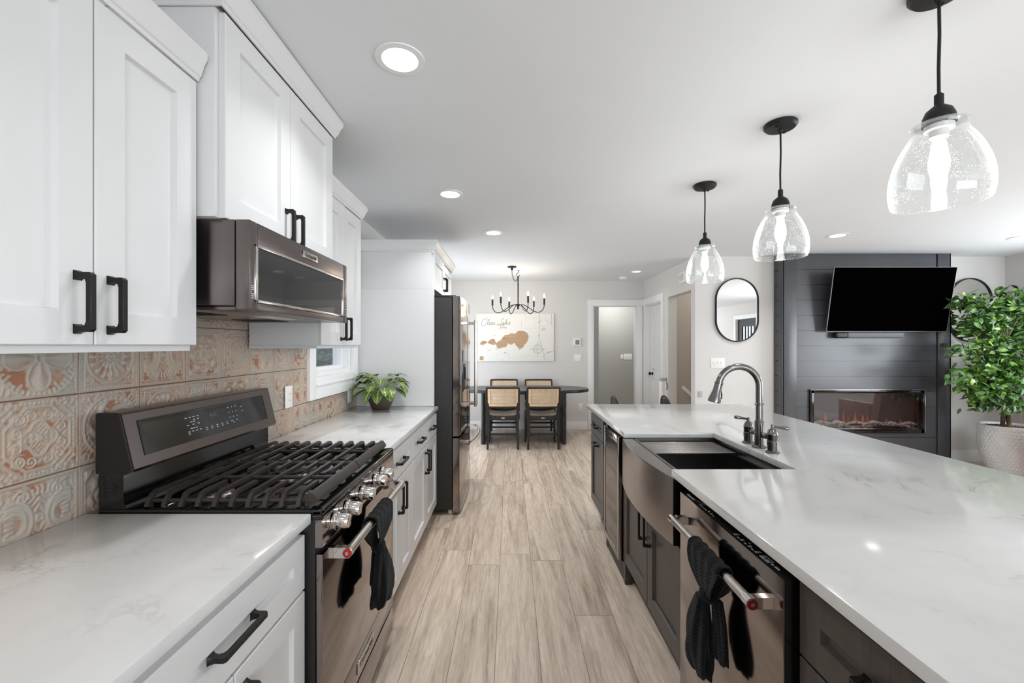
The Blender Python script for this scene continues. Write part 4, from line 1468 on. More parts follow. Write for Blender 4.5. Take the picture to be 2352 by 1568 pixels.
disp = part(con, 'display', con_quad(MB(), 1.285, 1.925, 0.15, 0.80, 0.0004, 0.0012), DGLASS)
q = MB()
for s in (0.145, 0.80):
    con_quad(q, 1.282, 1.928, s, s + 0.008, 0.0003, 0.002)
con_quad(q, 1.282, 1.285, 0.145, 0.808, 0.0003, 0.002)
con_quad(q, 1.925, 1.928, 0.145, 0.808, 0.0003, 0.002)
part(con, 'display_edge', q, BPLAST)
q = MB()
for s, ys in ((0.30, (1.462, 1.48, 1.498, 1.517)), (0.36, (1.498, 1.517)), (0.40, (1.482, 1.495)), (0.46, (1.464, 1.49, 1.515)), (0.54, (1.478, 1.49, 1.502)), (0.60, (1.464, 1.482, 1.50, 1.518, 1.548, 1.576, 1.604, 1.632, 1.66, 1.69, 1.72)), (0.645, (1.464, 1.548, 1.576, 1.604, 1.632, 1.66, 1.70)), (0.31, (1.762,)), (0.42, (1.765,))):
    for y in ys:
        con_quad(q, y, y + 0.009, s, s + 0.016, 0.0012, 0.0016)
for i in range(3):
    for j in range(3):
        con_quad(q, 1.685 + j * 0.022, 1.688 + j * 0.022, 0.26 + i * 0.12, 0.29 + i * 0.12, 0.0012, 0.0016)
part(disp, 'button_legend', q, MARK)
part(disp, 'clock_digits', text_mb('4:51', 0.022, on_con(1.60, 0.36, 0.0014), (0, 1, 0), -dn), SCREEN)

# grates
gt = kz(0.957)


def grate(y0, y1, near, label):
    m = MB()
    br = 0.0062
    yo, yi = (y0, y1) if near else (y1, y0)
    s = 1 if near else -1
    ym = (y0 + y1) / 2 + s * 0.0
    for i in range(10):
        x = kx(-1.028 + 0.0475 * i)
        full = i % 2 == 0 or i == 1
        head = [(x, yo - s * 0.004, gt - 0.036), (x, yo, gt - 0.026), (x, yo + s * 0.016, gt - 0.004), (x, yo + s * 0.026, gt)]
        if full:
            m.tube(head + [(x, yi - s * 0.004, gt)], br, sq=True)
        else:
            m.tube(head + [(x, yo + s * 0.120, gt)], br, sq=True)
            m.tube([(x, yi - s * 0.004, gt), (x, yi - s * 0.10, gt), (x, yi - s * 0.106, gt - 0.010)], br, sq=True)
    xa, xb = kx(-1.034), kx(-0.57)
    for y, dz in ((ym, -0.004), (yi - s * 0.005, -0.004), (yo + s * 0.012, -0.022)):
        m.tube([(xa, y, gt + dz), (xb, y, gt + dz)], br * 1.05, n=10)
    for x in (kx(-1.03), kx(-0.80), kx(-0.585)):
        for y in (yo + s * 0.012, yi - s * 0.010):
            m.cyl((x, y, cz1), (x, y, gt - 0.006), 0.006, n=10)
    # heavy bevelled front bar
    f = kx(-0.563)
    m.prism([(f - 0.018, gt - 0.018), (f - 0.012, gt + 0.002), (f + 0.0, gt + 0.003), (f + 0.014, gt - 0.014), (f + 0.014, gt - 0.024), (f - 0.016, gt - 0.024)], 'xz', y0 + 0.002, y1 - 0.001)
    part(rg, 'grate', m, IRON, label, ang=40)


grate(1.262, 1.612, True, 'nearer cast iron grate')
grate(1.616, 1.966, False, 'farther cast iron grate')
for bx_, by_, br_ in ((-0.68, 1.40, 0.047), (-0.94, 1.43, 0.036), (-0.80, 1.614, 0.050), (-0.68, 1.82, 0.043), (-0.94, 1.80, 0.036)):
    b = part(rg, 'burner', MB().lathe([(br_ + 0.012, 0.0005), (br_ + 0.010, 0.005), (br_, 0.007), (br_, 0.014), (br_ - 0.004, 0.016)], (kx(bx_), by_, cz1), 32), STEEL)
    part(b, 'burner_cap', MB().lathe([(br_ - 0.003, 0.0165), (br_ - 0.002, 0.022), (br_ - 0.008, 0.024), (br_ - 0.014, 0.0225), (0.008, 0.0235)], (kx(bx_), by_, cz1), 32), IRON)
# control fascia and knobs
part(rg, 'control_fascia', MB().prism([(rf - 0.021, kz(0.816)), (rf - 0.021, cz0 - 0.0005), (rf - 0.001, cz0 - 0.0005), (rf + 0.002, kz(0.822)), (rf, kz(0.816))], 'xz', ry0, ry1), BSTEELM)
for ky in (1.318, 1.418, 1.562, 1.712, 1.806):
    kc = (rf + 0.001, ky, kz(0.862))
    kn = part(rg, 'knob', MB().lathe([(0.0255, 0.0), (0.0255, 0.008), (0.0245, 0.011), (0.0205, 0.012), (0.0205, 0.014), (0.0225, 0.015), (0.0215, 0.044), (0.019, 0.048), (0.017, 0.0485)], kc, 32, (1, 0, -0.06)), CHROME)
    rb = MB()
    for i in range(10):
        a = 2 * PI * i / 10
        rb.box(kc[0] + 0.004, kc[0] + 0.009, ky + 0.0245 * math.cos(a) - 0.003, ky + 0.0245 * math.cos(a) + 0.003, kc[2] + 0.0245 * math.sin(a) - 0.003, kc[2] + 0.0245 * math.sin(a) + 0.003, 0.001)
    rb.box(kc[0] + 0.047, kc[0] + 0.0505, ky - 0.002, ky + 0.002, kc[2] - 0.018, kc[2] + 0.012, 0.0008)
    part(kn, 'grip_ribs', rb, STEEL)
# oven door
oz1, ozm, oz0 = kz(0.795), kz(0.316), kz(0.226)
od = part(rg, 'oven_door', MB().box(rf - 0.020, rf, ry0 + 0.004, ry1 - 0.004, ozm + 0.002, oz1, 0.003).box(rf - 0.020, rf - 0.001, ry0 + 0.004, ry1 - 0.004, oz0, ozm - 0.001, 0.002), BSTEELM)
hx, hz = kx(-0.470), kz(0.781)
part(od, 'handle', MB().cyl((hx, 1.285, hz), (hx, 1.925, hz), 0.0145, n=28), STEEL)
for y in (1.292, 1.918):
    s_ = MB()
    s_.prism([(rf - 0.004, hz - 0.016), (rf - 0.004, hz + 0.016), (hx - 0.006, hz + 0.015), (hx + 0.006, hz + 0.014), (hx + 0.014, hz + 0.004), (hx + 0.014, hz - 0.006), (hx + 0.005, hz - 0.016)], 'xz', y - 0.010, y + 0.010)
    part(od, 'handle_bracket', s_, CHROME)
for y, dd in ((1.2815, -1), (1.9285, 1)):
    md = part(od, 'handle_medallion', MB().lathe([(0.0135, 0), (0.0135, 0.0025), (0.0125, 0.003), (0.007, 0.003)], (hx, y, hz), 24, (0, dd, 0)), RED)
    part(md, 'medallion_centre', MB().lathe([(0.0055, 0.0032), (0.0055, 0.0042), (0.003, 0.0044)], (hx, y, hz), 16, (0, dd, 0)), CHROME)
bd = part(od, 'name_badge', MB().box(rf, rf + 0.003, 1.52, 1.70, kz(0.250), kz(0.290), 0.001), STEEL)
part(bd, 'lettering', text_mb('KitchenAid', 0.031, (rf + 0.0032, 1.61, kz(0.270)), (0, 1, 0), (0, 0, 1)), BPLAST)
part(rg, 'storage_drawer', MB().box(rf - 0.020, rf - 0.002, ry0 + 0.004, ry1 - 0.004, 0.06, kz(0.214), 0.003), BSTEELM)
lf = MB()
for x in (rf - 0.06, WB + 0.08):
    for y in (ry0 + 0.05, ry1 - 0.05):
        lf.cyl((x, y, 0), (x, y, 0.055), 0.016, n=14)
part(rg, 'levelling_feet', lf, BPLAST)


# ================================================================== TOWELS
def towel(name, label, c, secs, ph=0.0, n=56):
    # secs: (z, dx, dy, rx, ry, ripple)
    rings = []
    for k, (z, dx, dy, rx, ry, rp) in enumerate(secs):
        ring_ = []
        for i in range(n):
            a = 2 * PI * i / n
            w = 1 + rp * math.cos(5 * a + ph + 0.2 * k) + rp * 0.5 * math.cos(9 * a - ph)
            ring_.append(Vector((c[0] + dx + rx * w * math.cos(a), c[1] + dy + ry * w * math.sin(a), z)))
        rings.append(ring_)
    return MB().loft(rings)


def interp(secs, k=5):
    arr = catmull([Vector(s[:3]) for s in secs], k)
    ar2 = catmull([Vector(s[3:]) for s in secs], k)
    return [(a.x, a.y, a.z, max(0.004, b.x), max(0.004, b.y), b.z) for a, b in zip(arr, ar2)]


tw = thing('hand_towel', 'black towel knotted over the oven door handle', 'towel', (hx, 1.58, kz(0.50)), 'black knotted hand towels')
zz = kz
secs = [(zz(0.668), 0.0, 0.0, 0.016, 0.024, 0.10), (zz(0.64), 0.002, -0.004, 0.022, 0.042, 0.11), (zz(0.60), 0.004, -0.008, 0.029, 0.062, 0.12), (zz(0.55), 0.005, -0.010, 0.033, 0.072, 0.13), (zz(0.515), 0.004, -0.010, 0.033, 0.074, 0.14), (zz(0.495), 0.003, -0.012, 0.029, 0.068, 0.14)]
part(tw, 'tail', towel('t', '', (hx + 0.018, 1.565, 0), interp(secs)), TOWEL, ang=80)
secs = [(zz(0.668), 0.0, 0.0, 0.012, 0.022, 0.10), (zz(0.62), -0.004, 0.004, 0.014, 0.036, 0.13), (zz(0.56), -0.006, 0.008, 0.016, 0.046, 0.15), (zz(0.535), -0.006, 0.010, 0.015, 0.046, 0.16)]
part(tw, 'tail', towel('t', '', (hx - 0.010, 1.60, 0), interp(secs), 1.3), TOWEL, ang=80)


def loop_band(x, z, y0, y1, r, thick, zlow, pinch, yk):
    # cloth draped over the bar, drawn together at the knot below
    vs, rings = [], []
    ny, na = 14, 20
    prof = []
    for i in range(na + 1):
        a = -0.15 + (PI + 0.3) * i / na
        prof.append((r * math.cos(a), r * math.sin(a)))
    pts = []
    for side in (1,):
        pass
    outer = []
    for k in range(9):
        t = 1 - k / 8
        outer.append((r + (0.006 * math.sin(PI * t)) - (r - pinch) * t ** 2.2, -(z - zlow) * t, t))
    left = [(-p, q, t) for p, q, t in reversed(outer)]
    path = outer + [(a, b, 0.0) for a, b in prof[2:-2]] + left
    rows = []
    for j in range(ny + 1):
        s = j / ny
        row = []
        for (a, b, t) in path:
            ya, yb = y0 + (yk - 0.026 - y0) * t ** 1.5, y1 + (yk + 0.026 - y1) * t ** 1.5
            wob = 0.0022 * math.sin(s * 26 + t * 3)
            row.append(Vector((x + a * (1 + wob / r), ya + (yb - ya) * s, z + b + (wob if t == 0 else 0))))
        rows.append(row)
    m = len(path)
    V_ = sum(rows, [])
    Fs = []
    for j in range(ny):
        for i in range(m - 1):
            Fs.append((j * m + i, j * m + i + 1, (j + 1) * m + i + 1, (j + 1) * m + i))
    mb = MB().add(V_, Fs)
    # thickness: inner skin
    inner = []
    for j in range(ny + 1):
        for i, (a, b, t) in enumerate(path):
            p = rows[j][i]
            q = Vector((x, p.y, z if t == 0 else p.z))
            dlt = (q - p)
            L_ = dlt.length
            inner.append(p + dlt * min(0.8, thick / max(L_, 1e-4)))
    o = len(mb.v)
    mb.add(inner, [])
    mb.f += [(o + f[3], o + f[2], o + f[1], o + f[0]) for f in Fs]
    for i in range(m - 1):
        mb.f.append((i, i + 1, o + i + 1, o + i))
        k = ny * m
        mb.f.append((k + i, k + i + 1, o + k + i + 1, o + k + i))
    return mb


part(tw, 'loop', loop_band(hx, hz, 1.49, 1.68, 0.024, 0.0035, zz(0.672), 0.010, 1.575), TOWEL, ang=80)
part(tw, 'knot', MB().sphere((hx + 0.004, 1.572, zz(0.672)), 0.03, (0.85, 1.15, 0.8), 24), TOWEL, ang=80)


# ================================================================== ISLAND
IF = kx(0.635) + 0.0205                 # carcass face (fronts look along -X)
IB = 1.40
cabinet('island_cabinet', 'charcoal island drawer cabinet at the lower right, nearer than the dishwasher', 'cabinet', IB, IF, 0.46, 0.982, 0.12, CB - 0.0005, ISLAND,
        [('drawer', 0.464, 0.976, kz(0.705), kz(0.863), ('h', 0.72, kz(0.784), 0.15)), ('drawer', 0.464, 0.976, kz(0.44), kz(0.699), ('h', 0.72, kz(0.60), 0.15)), ('drawer', 0.464, 0.976, 0.128, kz(0.434), ('h', 0.72, kz(0.32), 0.15))], toe=0.1, st=0.066)
cabinet('island_cabinet', 'charcoal island cabinet at the near end, below the right edge of the photo', 'cabinet', IB, IF, -0.10, 0.458, 0.12, CB - 0.0005, ISLAND,
        [('drawer', -0.096, 0.454, kz(0.705), kz(0.863), ('h', 0.18, kz(0.784), 0.15)), ('door', -0.096, 0.454, 0.128, kz(0.699), ('v', 0.40, kz(0.60), 0.15))], toe=0.1, st=0.066)
# sink base
sbz = kz(0.628)
t = cabinet('sink_cabinet', 'charcoal two door cabinet under the apron sink', 'cabinet', IB, IF, 1.625, 2.50, 0.12, sbz - 0.004, ISLAND,
            [('door', 1.632, 2.058, 0.128, sbz - 0.008, ('v', 2.022, kz(0.535), 0.15)), ('door', 2.064, 2.494, 0.128, sbz - 0.008, ('v', 2.10, kz(0.535), 0.15))], toe=0.1, st=0.068)
part(t, 'side_panel', MB().box(IF + 0.08, IB, 1.6255, 1.642, sbz - 0.0035, CB - 0.001).box(IF + 0.08, IB, 2.482, 2.499, sbz - 0.0035, CB - 0.001).box(1.21, IB, 1.6425, 2.4815, sbz - 0.0035, 0.80), ISLAND)
part(t, 'furniture_foot', MB().box(IF - 0.019, IF + 0.02, 2.46, 2.498, 0.0, 0.119, 0.002).box(IF - 0.019, IF + 0.02, 1.627, 1.665, 0.0, 0.119, 0.002), ISLAND)
cabinet('island_cabinet', 'slim charcoal island cabinet at the far end past the beverage cooler, drawer over door', 'cabinet', IB, IF, 3.02, 3.495, 0.12, CB - 0.0005, ISLAND,
        [('drawer', 3.03, 3.49, kz(0.705), kz(0.86), ('h', 3.26, kz(0.784), 0.13)), ('door', 3.03, 3.49, kz(0.185), kz(0.699), ('h', 3.26, kz(0.655), 0.13))], toe=0.1, st=0.06)
solo('filler_panel', MB().box(IF - 0.018, IB, 2.912, 2.955, 0.0, CB - 0.001, 0.002), ISLAND, 'narrow charcoal filler panel between the beverage cooler and the far island cabinet', 'panel', (IF, 2.93, 0))
solo('back_panel', MB().box(IB + 0.002, IB + 0.022, -0.1, 3.495, 0.0, CB - 0.0005, 0.001), ISLAND, 'charcoal back panel of the island facing the living room', 'panel', (IB + 0.01, 1.7, 0))

# counter with the sink notch
IX0, IX1 = kx(0.607), kx(1.822)
CX, CY0, CY1 = kx(1.085), 1.674, 2.372
bm = bmesh.new()
pl = [(IX0, -0.15), (IX1, -0.15), (IX1, 3.53), (IX0, 3.53), (IX0, CY1), (CX, CY1), (CX, CY0), (IX0, CY0)]
lo = [bm.verts.new((x, y, CB)) for x, y in pl]
f = bm.faces.new(lo)
ex = bmesh.ops.extrude_face_region(bm, geom=[f])
for v in ex['geom']:
    if isinstance(v, bmesh.types.BMVert): v.co.z = CT
bmesh.ops.recalc_face_normals(bm, faces=bm.faces)
bmesh.ops.bevel(bm, geom=[e for e in bm.edges], offset=0.003, segments=2, profile=0.6, affect='EDGES')
solo('countertop', MB().take(bm), QUARTZ, 'large white quartz island countertop with the sink notch', 'countertop', ((IX0 + IX1) / 2, 1.7, CB))

# farmhouse sink
SINKM = brushed_mat('gunmetal sink steel', rgb(150, 145, 142), 0.22, (1, 1, 30))
SINKIN = brushed_mat('dark sink bowl', rgb(120, 117, 116), 0.32, (40, 1, 1))
sk = thing('farmhouse_sink', 'gunmetal apron front sink set into the island counter', 'sink', (kx(0.85), 2.02, kz(0.638)))
ap = []
ay0, ay1 = 1.650, 2.396
ax = kx(0.605)
N = 24
for i in range(N + 1):
    s = i / N
    ap.append((ax - 0.034 * (1 - (2 * s - 1) ** 2), ay0 + (ay1 - ay0) * s))
ap += [(kx(0.655), ay1), (kx(0.655), ay0)]
m = MB()
n = len(ap)
bmx = bmesh.new()
vs = [bmx.verts.new((a, b, kz(0.634))) for a, b in ap]
f = bmx.faces.new(vs)
ex = bmesh.ops.extrude_face_region(bmx, geom=[f])
for v in ex['geom']:
    if isinstance(v, bmesh.types.BMVert): v.co.z = CB - 0.002
bmesh.ops.recalc_face_normals(bmx, faces=bmx.faces)
bmesh.ops.bevel(bmx, geom=[e for e in bmx.edges if abs(e.verts[0].co.z - e.verts[1].co.z) < 1e-5 and e.calc_face_angle(0) > 1.0], offset=0.004, segments=2, affect='EDGES')
part(sk, 'apron', m.take(bmx), SINKM, ang=30)
b = MB()
bx0, bx1, by0, by1, bz0, bz1 = kx(0.656), kx(1.098), 1.66, 2.388, kz(0.67), CB - 0.002
w = 0.012
b.box(bx0, bx0 + w, by0, by1, bz0, bz1)
b.box(bx1, bx1 + w, by0, by1, bz0, bz1)
b.box(bx0, bx1 + w, by0 - w + 0.012, by0 + w, bz0, bz1)
b.box(bx0, bx1 + w, by1 - w, by1, bz0, bz1)
b.box(bx0, bx1 + w, by0, by1, bz0 - w, bz0)
b.box(bx1 - 0.022, bx1 + 0.002, by0 + w, by1 - w, bz1 - 0.036, bz1 - 0.028)
b.box(bx0 + w, bx0 + w + 0.012, by0 + w, by1 - w, bz1 - 0.036, bz1 - 0.028)
bw = part(sk, 'bowl', b, SINKIN)
part(bw, 'ledge_trim', MB().box(bx1 - 0.024, bx1 - 0.0225, by0 + w, by1 - w, bz1 - 0.036, bz1 - 0.027), STEEL)
part(sk, 'drain', MB().lathe([(0.055, 0.001), (0.052, 0.004), (0.04, 0.002), (0.01, 0.001)], (kx(0.88), 2.02, bz0), 28), STEEL)
part(bw, 'maker_mark', MB().box(bx1 - 0.0005, bx1 - 0.0001, 1.80, 1.85, bz1 - 0.075, bz1 - 0.068), MARK)
# roll-up rack resting on the sink ledges
rk = thing('drying_rack', 'roll up steel drying rack across the far end of the sink', 'rack', (kx(0.875), 2.25, bz1 - 0.026))
for i in range(11):
    y = 2.125 + i * 0.0225
    part(rk, 'rod', MB().cyl((bx0 + 0.014, y, bz1 - 0.020), (bx1 - 0.004, y, bz1 - 0.020), 0.0055, n=12), GUNM)
part(rk, 'end_strip', MB().box(bx1 - 0.020, bx1 - 0.004, 2.118, 2.356, bz1 - 0.0275, bz1 - 0.0262).box(bx0 + 0.014, bx0 + 0.026, 2.118, 2.356, bz1 - 0.0275, bz1 - 0.0262), BPLAST)

# bridge faucet
fx = kx(1.138)
fa = thing('faucet', 'gunmetal bridge faucet with tall arched spout and two lever handles', 'faucet', (fx, 2.03, CT))
part(fa, 'base', MB().lathe([(0.031, 0.0), (0.031, 0.005), (0.027, 0.008), (0.021, 0.012), (0.0205, 0.125), (0.0185, 0.127)], (fx, 2.03, CT), 32), GUNM)
zt = CT + 0.127
ar = 0.097
acx, acz = fx - ar, 1.182
pts = [(fx, 2.03, zt - 0.01), (fx, 2.03, zt + 0.06), (fx, 2.03, acz)]
aend = 2.93
for i in range(1, 25):
    a = aend * i / 24
    pts.append((acx + ar * math.cos(a), 2.03, acz + ar * math.sin(a)))
part(fa, 'spout', MB().tube(pts, 0.0155, 24), GUNM)
part(fa, 'collar', MB().lathe([(0.0175, 0), (0.0205, 0.002), (0.0205, 0.006), (0.0175, 0.008)], (fx, 2.03, kz(1.108)), 28), GUNM)
e = Vector(pts[-1])
dr_ = (Vector(pts[-1]) - Vector(pts[-2])).normalized()
dr_ = (dr_ + Vector((-0.05, 0, -0.25))).normalized()
hd = part(fa, 'spray_head', MB().lathe([(0.0155, -0.004), (0.0195, -0.002), (0.0195, 0.004), (0.0178, 0.006), (0.0185, 0.035), (0.024, 0.062), (0.0285, 0.086), (0.0285, 0.094), (0.026, 0.096)], e, 32, dr_), GUNM)
sd_ = Vector((1, 0, 0)) - dr_ * dr_.x
sd_.normalize()
part(hd, 'spray_button', MB().tube([e + dr_ * 0.035 + sd_ * 0.017, e + dr_ * 0.05 + sd_ * 0.025, e + dr_ * 0.072 + sd_ * 0.029], 0.005, 10), BPLAST)
for y, lv in ((2.122, Vector((-0.88, 0.25, 0.12))), (1.928, Vector((0.85, -0.35, -0.08)))):
    hp = part(fa, 'handle_post', MB().lathe([(0.029, 0), (0.029, 0.004), (0.024, 0.008), (0.021, 0.010), (0.021, 0.033), (0.0225, 0.034), (0.0225, 0.054), (0.0205, 0.056), (0.0215, 0.060), (0.0215, 0.078), (0.0225, 0.080), (0.0225, 0.086), (0.0205, 0.090), (0.017, 0.102), (0.009, 0.109), (0.007, 0.112), (0.007, 0.126), (0.002, 0.128)], (fx, y, CT), 32), GUNM)
    o = Vector((fx, y, CT + 0.119))
    lv.normalize()
    part(hp, 'lever', MB().tube([o - lv * 0.006, o + lv * 0.012, o + lv * 0.03, o + lv * 0.048, o + lv * 0.058, o + lv * 0.064], [0.005, 0.0055, 0.0062, 0.0088, 0.0090, 0.006], 16), GUNM)
    ys = 2.03 + (0.02 if y > 2.03 else -0.02)
    ye = y - (0.020 if y > 2.03 else -0.020)
    br = part(fa, 'bridge_arm', MB().box(fx - 0.007, fx + 0.007, ys, ye, CT + 0.053, CT + 0.078, 0.003), GUNM)
    part(br, 'bridge_screw', MB().cyl((fx - 0.0072, (ys + 2 * ye) / 3, CT + 0.0655), (fx - 0.010, (ys + 2 * ye) / 3, CT + 0.0655), 0.007, n=16), GUNM)

# dishwasher
dx = kx(0.609)
dw0, dw1 = 0.990, 1.592
dw = thing('dishwasher', 'black stainless dishwasher in the island, between the sink and the near drawers', 'dishwasher', (0.95, 1.29, 0))
part(dw, 'tub', MB().box(dx + 0.05, 1.20, dw0 + 0.006, dw1 - 0.006, 0.05, kz(0.845), 0.002), BPLAST)
dd = part(dw, 'door', MB().box(dx, dx + 0.004, dw0, dw1, 0.115, kz(0.857), 0.0015), BSTEELM)
part(dw, 'door_liner', MB().box(dx + 0.0045, dx + 0.048, dw0 + 0.001, dw1 - 0.001, 0.116, kz(0.8565), 0.002), BGLOSS)
part(dw, 'kick_plate', MB().box(dx + 0.03, dx + 0.045, dw0 + 0.004, dw1 - 0.004, 0.0, 0.11), BPLAST)
lg = MB()
zt_ = kz(0.8565) + 0.0003


def tick(y, x, ly, lx): lg.box(dx + x, dx + x + lx, y, y + ly, zt_ - 0.0003, zt_ + 0.0004)


for y in (1.455, 1.44, 1.425, 1.41, 1.392, 1.376, 1.36): tick(y, 0.014, 0.008, 0.0018)
for y in (1.455, 1.40, 1.38): tick(y, 0.020, 0.007, 0.0018)
for k, y in enumerate((1.225, 1.205, 1.19, 1.17, 1.152, 1.135, 1.12)):
    tick(y, 0.012, 0.010, 0.002)
    if k % 2 == 0: tick(y, 0.018, 0.010, 0.0018)
    if k % 3 == 0: tick(y, 0.024, 0.009, 0.0018)
for a in ((1.07, 0.011, 0.036, 0.0012), (1.07, 0.027, 0.036, 0.0012), (1.07, 0.011, 0.0012, 0.017), (1.105, 0.011, 0.0012, 0.017), (1.074, 0.015, 0.012, 0.0022), (1.074, 0.020, 0.012, 0.0022), (1.091, 0.015, 0.011, 0.0022), (1.091, 0.020, 0.011, 0.0022), (1.032, 0.016, 0.020, 0.002), (1.036, 0.020, 0.016, 0.002)): tick(*a)
lg.lathe([(0.0035, 0), (0.0035, 0.0005)], (dx + 0.018, 1.06, zt_), 14)
part(dw, 'control_legend', text_mb('KitchenAid', 0.013, (dx + 0.016, 1.535, zt_ + 0.0003), (0, -1, 0), (1, 0, 0), lg), MARK)
wx, wz = kx(0.560), kz(0.781)
part(dd, 'handle', MB().cyl((wx, 1.035, wz), (wx, 1.535, wz), 0.0130, n=28), STEEL)
part(dd, 'handle_collar', MB().cyl((wx, 1.028, wz), (wx, 1.054, wz), 0.0142, n=28).cyl((wx, 1.514, wz), (wx, 1.542, wz), 0.0142, n=28), CHROME)
for y in (1.041, 1.527):
    s_ = MB()
    s_.prism([(dx + 0.001, wz - 0.014), (dx + 0.001, wz + 0.014), (wx + 0.01, wz + 0.013), (wx, wz + 0.010), (wx, wz - 0.010), (wx + 0.008, wz - 0.014)], 'xz', y - 0.010, y + 0.010)
    part(dd, 'handle_bracket', s_, CHROME)
for y, d_ in ((1.0275, -1), (1.5425, 1)):
    md = part(dd, 'handle_medallion', MB().lathe([(0.013, 0), (0.013, 0.002), (0.0122, 0.0026), (0.006, 0.0026)], (wx, y, wz), 24, (0, d_, 0)), DRED)
    part(md, 'medallion_centre', MB().lathe([(0.005, 0.0028), (0.005, 0.0036), (0.003, 0.0038)], (wx, y, wz), 16, (0, d_, 0)), CHROME)
tw = thing('hand_towel', 'black towel knotted over the dishwasher handle', 'towel', (wx, 1.25, kz(0.44)), 'black knotted hand towels')
zk_ = kz(0.675)
part(tw, 'loop', loop_band(wx, wz, 1.155, 1.345, 0.0225, 0.0035, zk_, 0.010, 1.255), TOWEL, ang=80)
part(tw, 'knot', MB().sphere((wx - 0.002, 1.255, zk_), 0.028, (0.85, 1.15, 0.75), 24), TOWEL, ang=80)
secs = [(zk_ - 0.004, 0.0, 0.0, 0.017, 0.022, 0.10), (zk_ - 0.04, -0.002, 0.006, 0.020, 0.034, 0.12), (zk_ - 0.10, -0.005, 0.012, 0.026, 0.050, 0.14), (zk_ - 0.16, -0.007, 0.012, 0.029, 0.056, 0.15), (zk_ - 0.20, -0.006, 0.006, 0.028, 0.052, 0.16), (zk_ - 0.225, -0.004, -0.002, 0.022, 0.042, 0.16)]
part(tw, 'tail', towel('t', '', (wx - 0.014, 1.262, 0), interp(secs), 0.6), TOWEL, ang=80)
secs = [(zk_ - 0.004, 0.0, 0.0, 0.012, 0.020, 0.10), (zk_ - 0.06, 0.002, -0.006, 0.013, 0.030, 0.13), (zk_ - 0.13, 0.003, -0.010, 0.014, 0.036, 0.15), (zk_ - 0.165, 0.003, -0.012, 0.013, 0.034, 0.16)]
part(tw, 'tail', towel('t', '', (wx + 0.016, 1.235, 0), interp(secs), 1.9), TOWEL, ang=80)

# beverage cooler
cx_ = kx(0.612)
cl = thing('beverage_cooler', 'slim glass door beverage cooler in the island, past the sink', 'cooler', (0.95, 2.71, 0))
part(cl, 'body', MB().box(cx_ + 0.042, 1.20, 2.518, 2.905, 0.02, CB - 0.012, 0.002), BPLAST)
d_ = MB()
y0, y1, z0, z1 = 2.515, 2.905, 0.11, kz(0.862)
for a in ((y0, y0 + 0.03, z0, z1), (y1 - 0.03, y1, z0, z1), (y0 + 0.03, y1 - 0.03, z0, z0 + 0.035), (y0 + 0.03, y1 - 0.03, z1 - 0.045, z1)):
    d_.box(cx_, cx_ + 0.038, *a, 0.003)
cd = part(cl, 'door', d_, BSTEELM)
part(cd, 'glass_panel', MB().box(cx_ + 0.004, cx_ + 0.012, y0 + 0.029, y1 - 0.029, z0 + 0.034, z1 - 0.044), DGLASS)
part(cl, 'kick_grille', MB().box(cx_ + 0.03, cx_ + 0.04, 2.518, 2.903, 0.0, 0.105), BPLAST)


# ================================================================== PENDANTS
def pendant(x, y, label):
    t = thing('pendant_light', label, 'pendant light', (x, y, 1.80), 'seeded glass island pendants')
    c = (x, y, 0)
    cn = part(t, 'canopy', MB().lathe([(0.068, CEIL), (0.071, CEIL - 0.004), (0.071, CEIL - 0.014), (0.062, CEIL - 0.024), (0.03, CEIL - 0.029), (0.012, CEIL - 0.030), (0.009, CEIL - 0.045)], c, 40), BLACKMAT)
    sm = MB()
    for a in (-0.042, 0.042):
        sm.lathe([(0.006, CEIL - 0.024), (0.006, CEIL - 0.032), (0.003, CEIL - 0.034)], (x + a * 0.8, y + a * 0.6, 0), 12)
    part(cn, 'canopy_screw', sm, BLACKMAT)
    part(t, 'cord', MB().tube([(x, y, CEIL - 0.04), (x + 0.0015, y, 2.30), (x - 0.001, y, 2.20), (x, y, 2.105)], 0.0042, 10), BLACKMAT)
    part(t, 'socket_cover', MB().lathe([(0.006, 2.125), (0.011, 2.120), (0.011, 2.090), (0.016, 2.086), (0.030, 2.074), (0.037, 2.056), (0.039, 2.036), (0.039, 2.032)], c, 36), BLACKMAT)
    # seeded glass bell, open below, 3 mm thick
    P = [(0.041, 2.032), (0.060, 2.034), (0.066, 2.028), (0.063, 2.016), (0.066, 2.003), (0.082, 1.975), (0.098, 1.940), (0.110, 1.900), (0.1155, 1.862), (0.115, 1.830), (0.110, 1.802)]
    I = [(r - 0.003, z - (0.003 if i < 2 else 0)) for i, (r, z) in enumerate(P)]
    prof = [(p.x, p.y) for p in catmull([(r, z, 0) for r, z in P], 4)]
    pin = [(p.x, p.y) for p in catmull([(r, z, 0) for r, z in I], 4)]
    part(t, 'glass_shade', MB().lathe(prof + [(0.1085, 1.800)] + pin[::-1], c, 56, cap=False), SEEDED, ang=60)
    part(t, 'socket', MB().lathe([(0.034, 2.030), (0.034, 2.016), (0.022, 2.012), (0.022, 1.995), (0.016, 1.990)], c, 28), PWHITE)
    bl = part(t, 'bulb', MB().lathe([(0.013, 1.992), (0.014, 1.975), (0.019, 1.955), (0.0235, 1.930), (0.0235, 1.905), (0.018, 1.880), (0.009, 1.866), (0.001, 1.862)], c, 28), BULB)
    l = bpy.data.lights.new('pendant_lamp', 'POINT')
    l.energy, l.shadow_soft_size, l.color = 2.5, 0.025, (1.0, 0.96, 0.90)
    o = bpy.data.objects.new('pendant_lamp', l)
    COL.objects.link(o)
    o.parent = t
    o.location = (0, 0, 0.04)


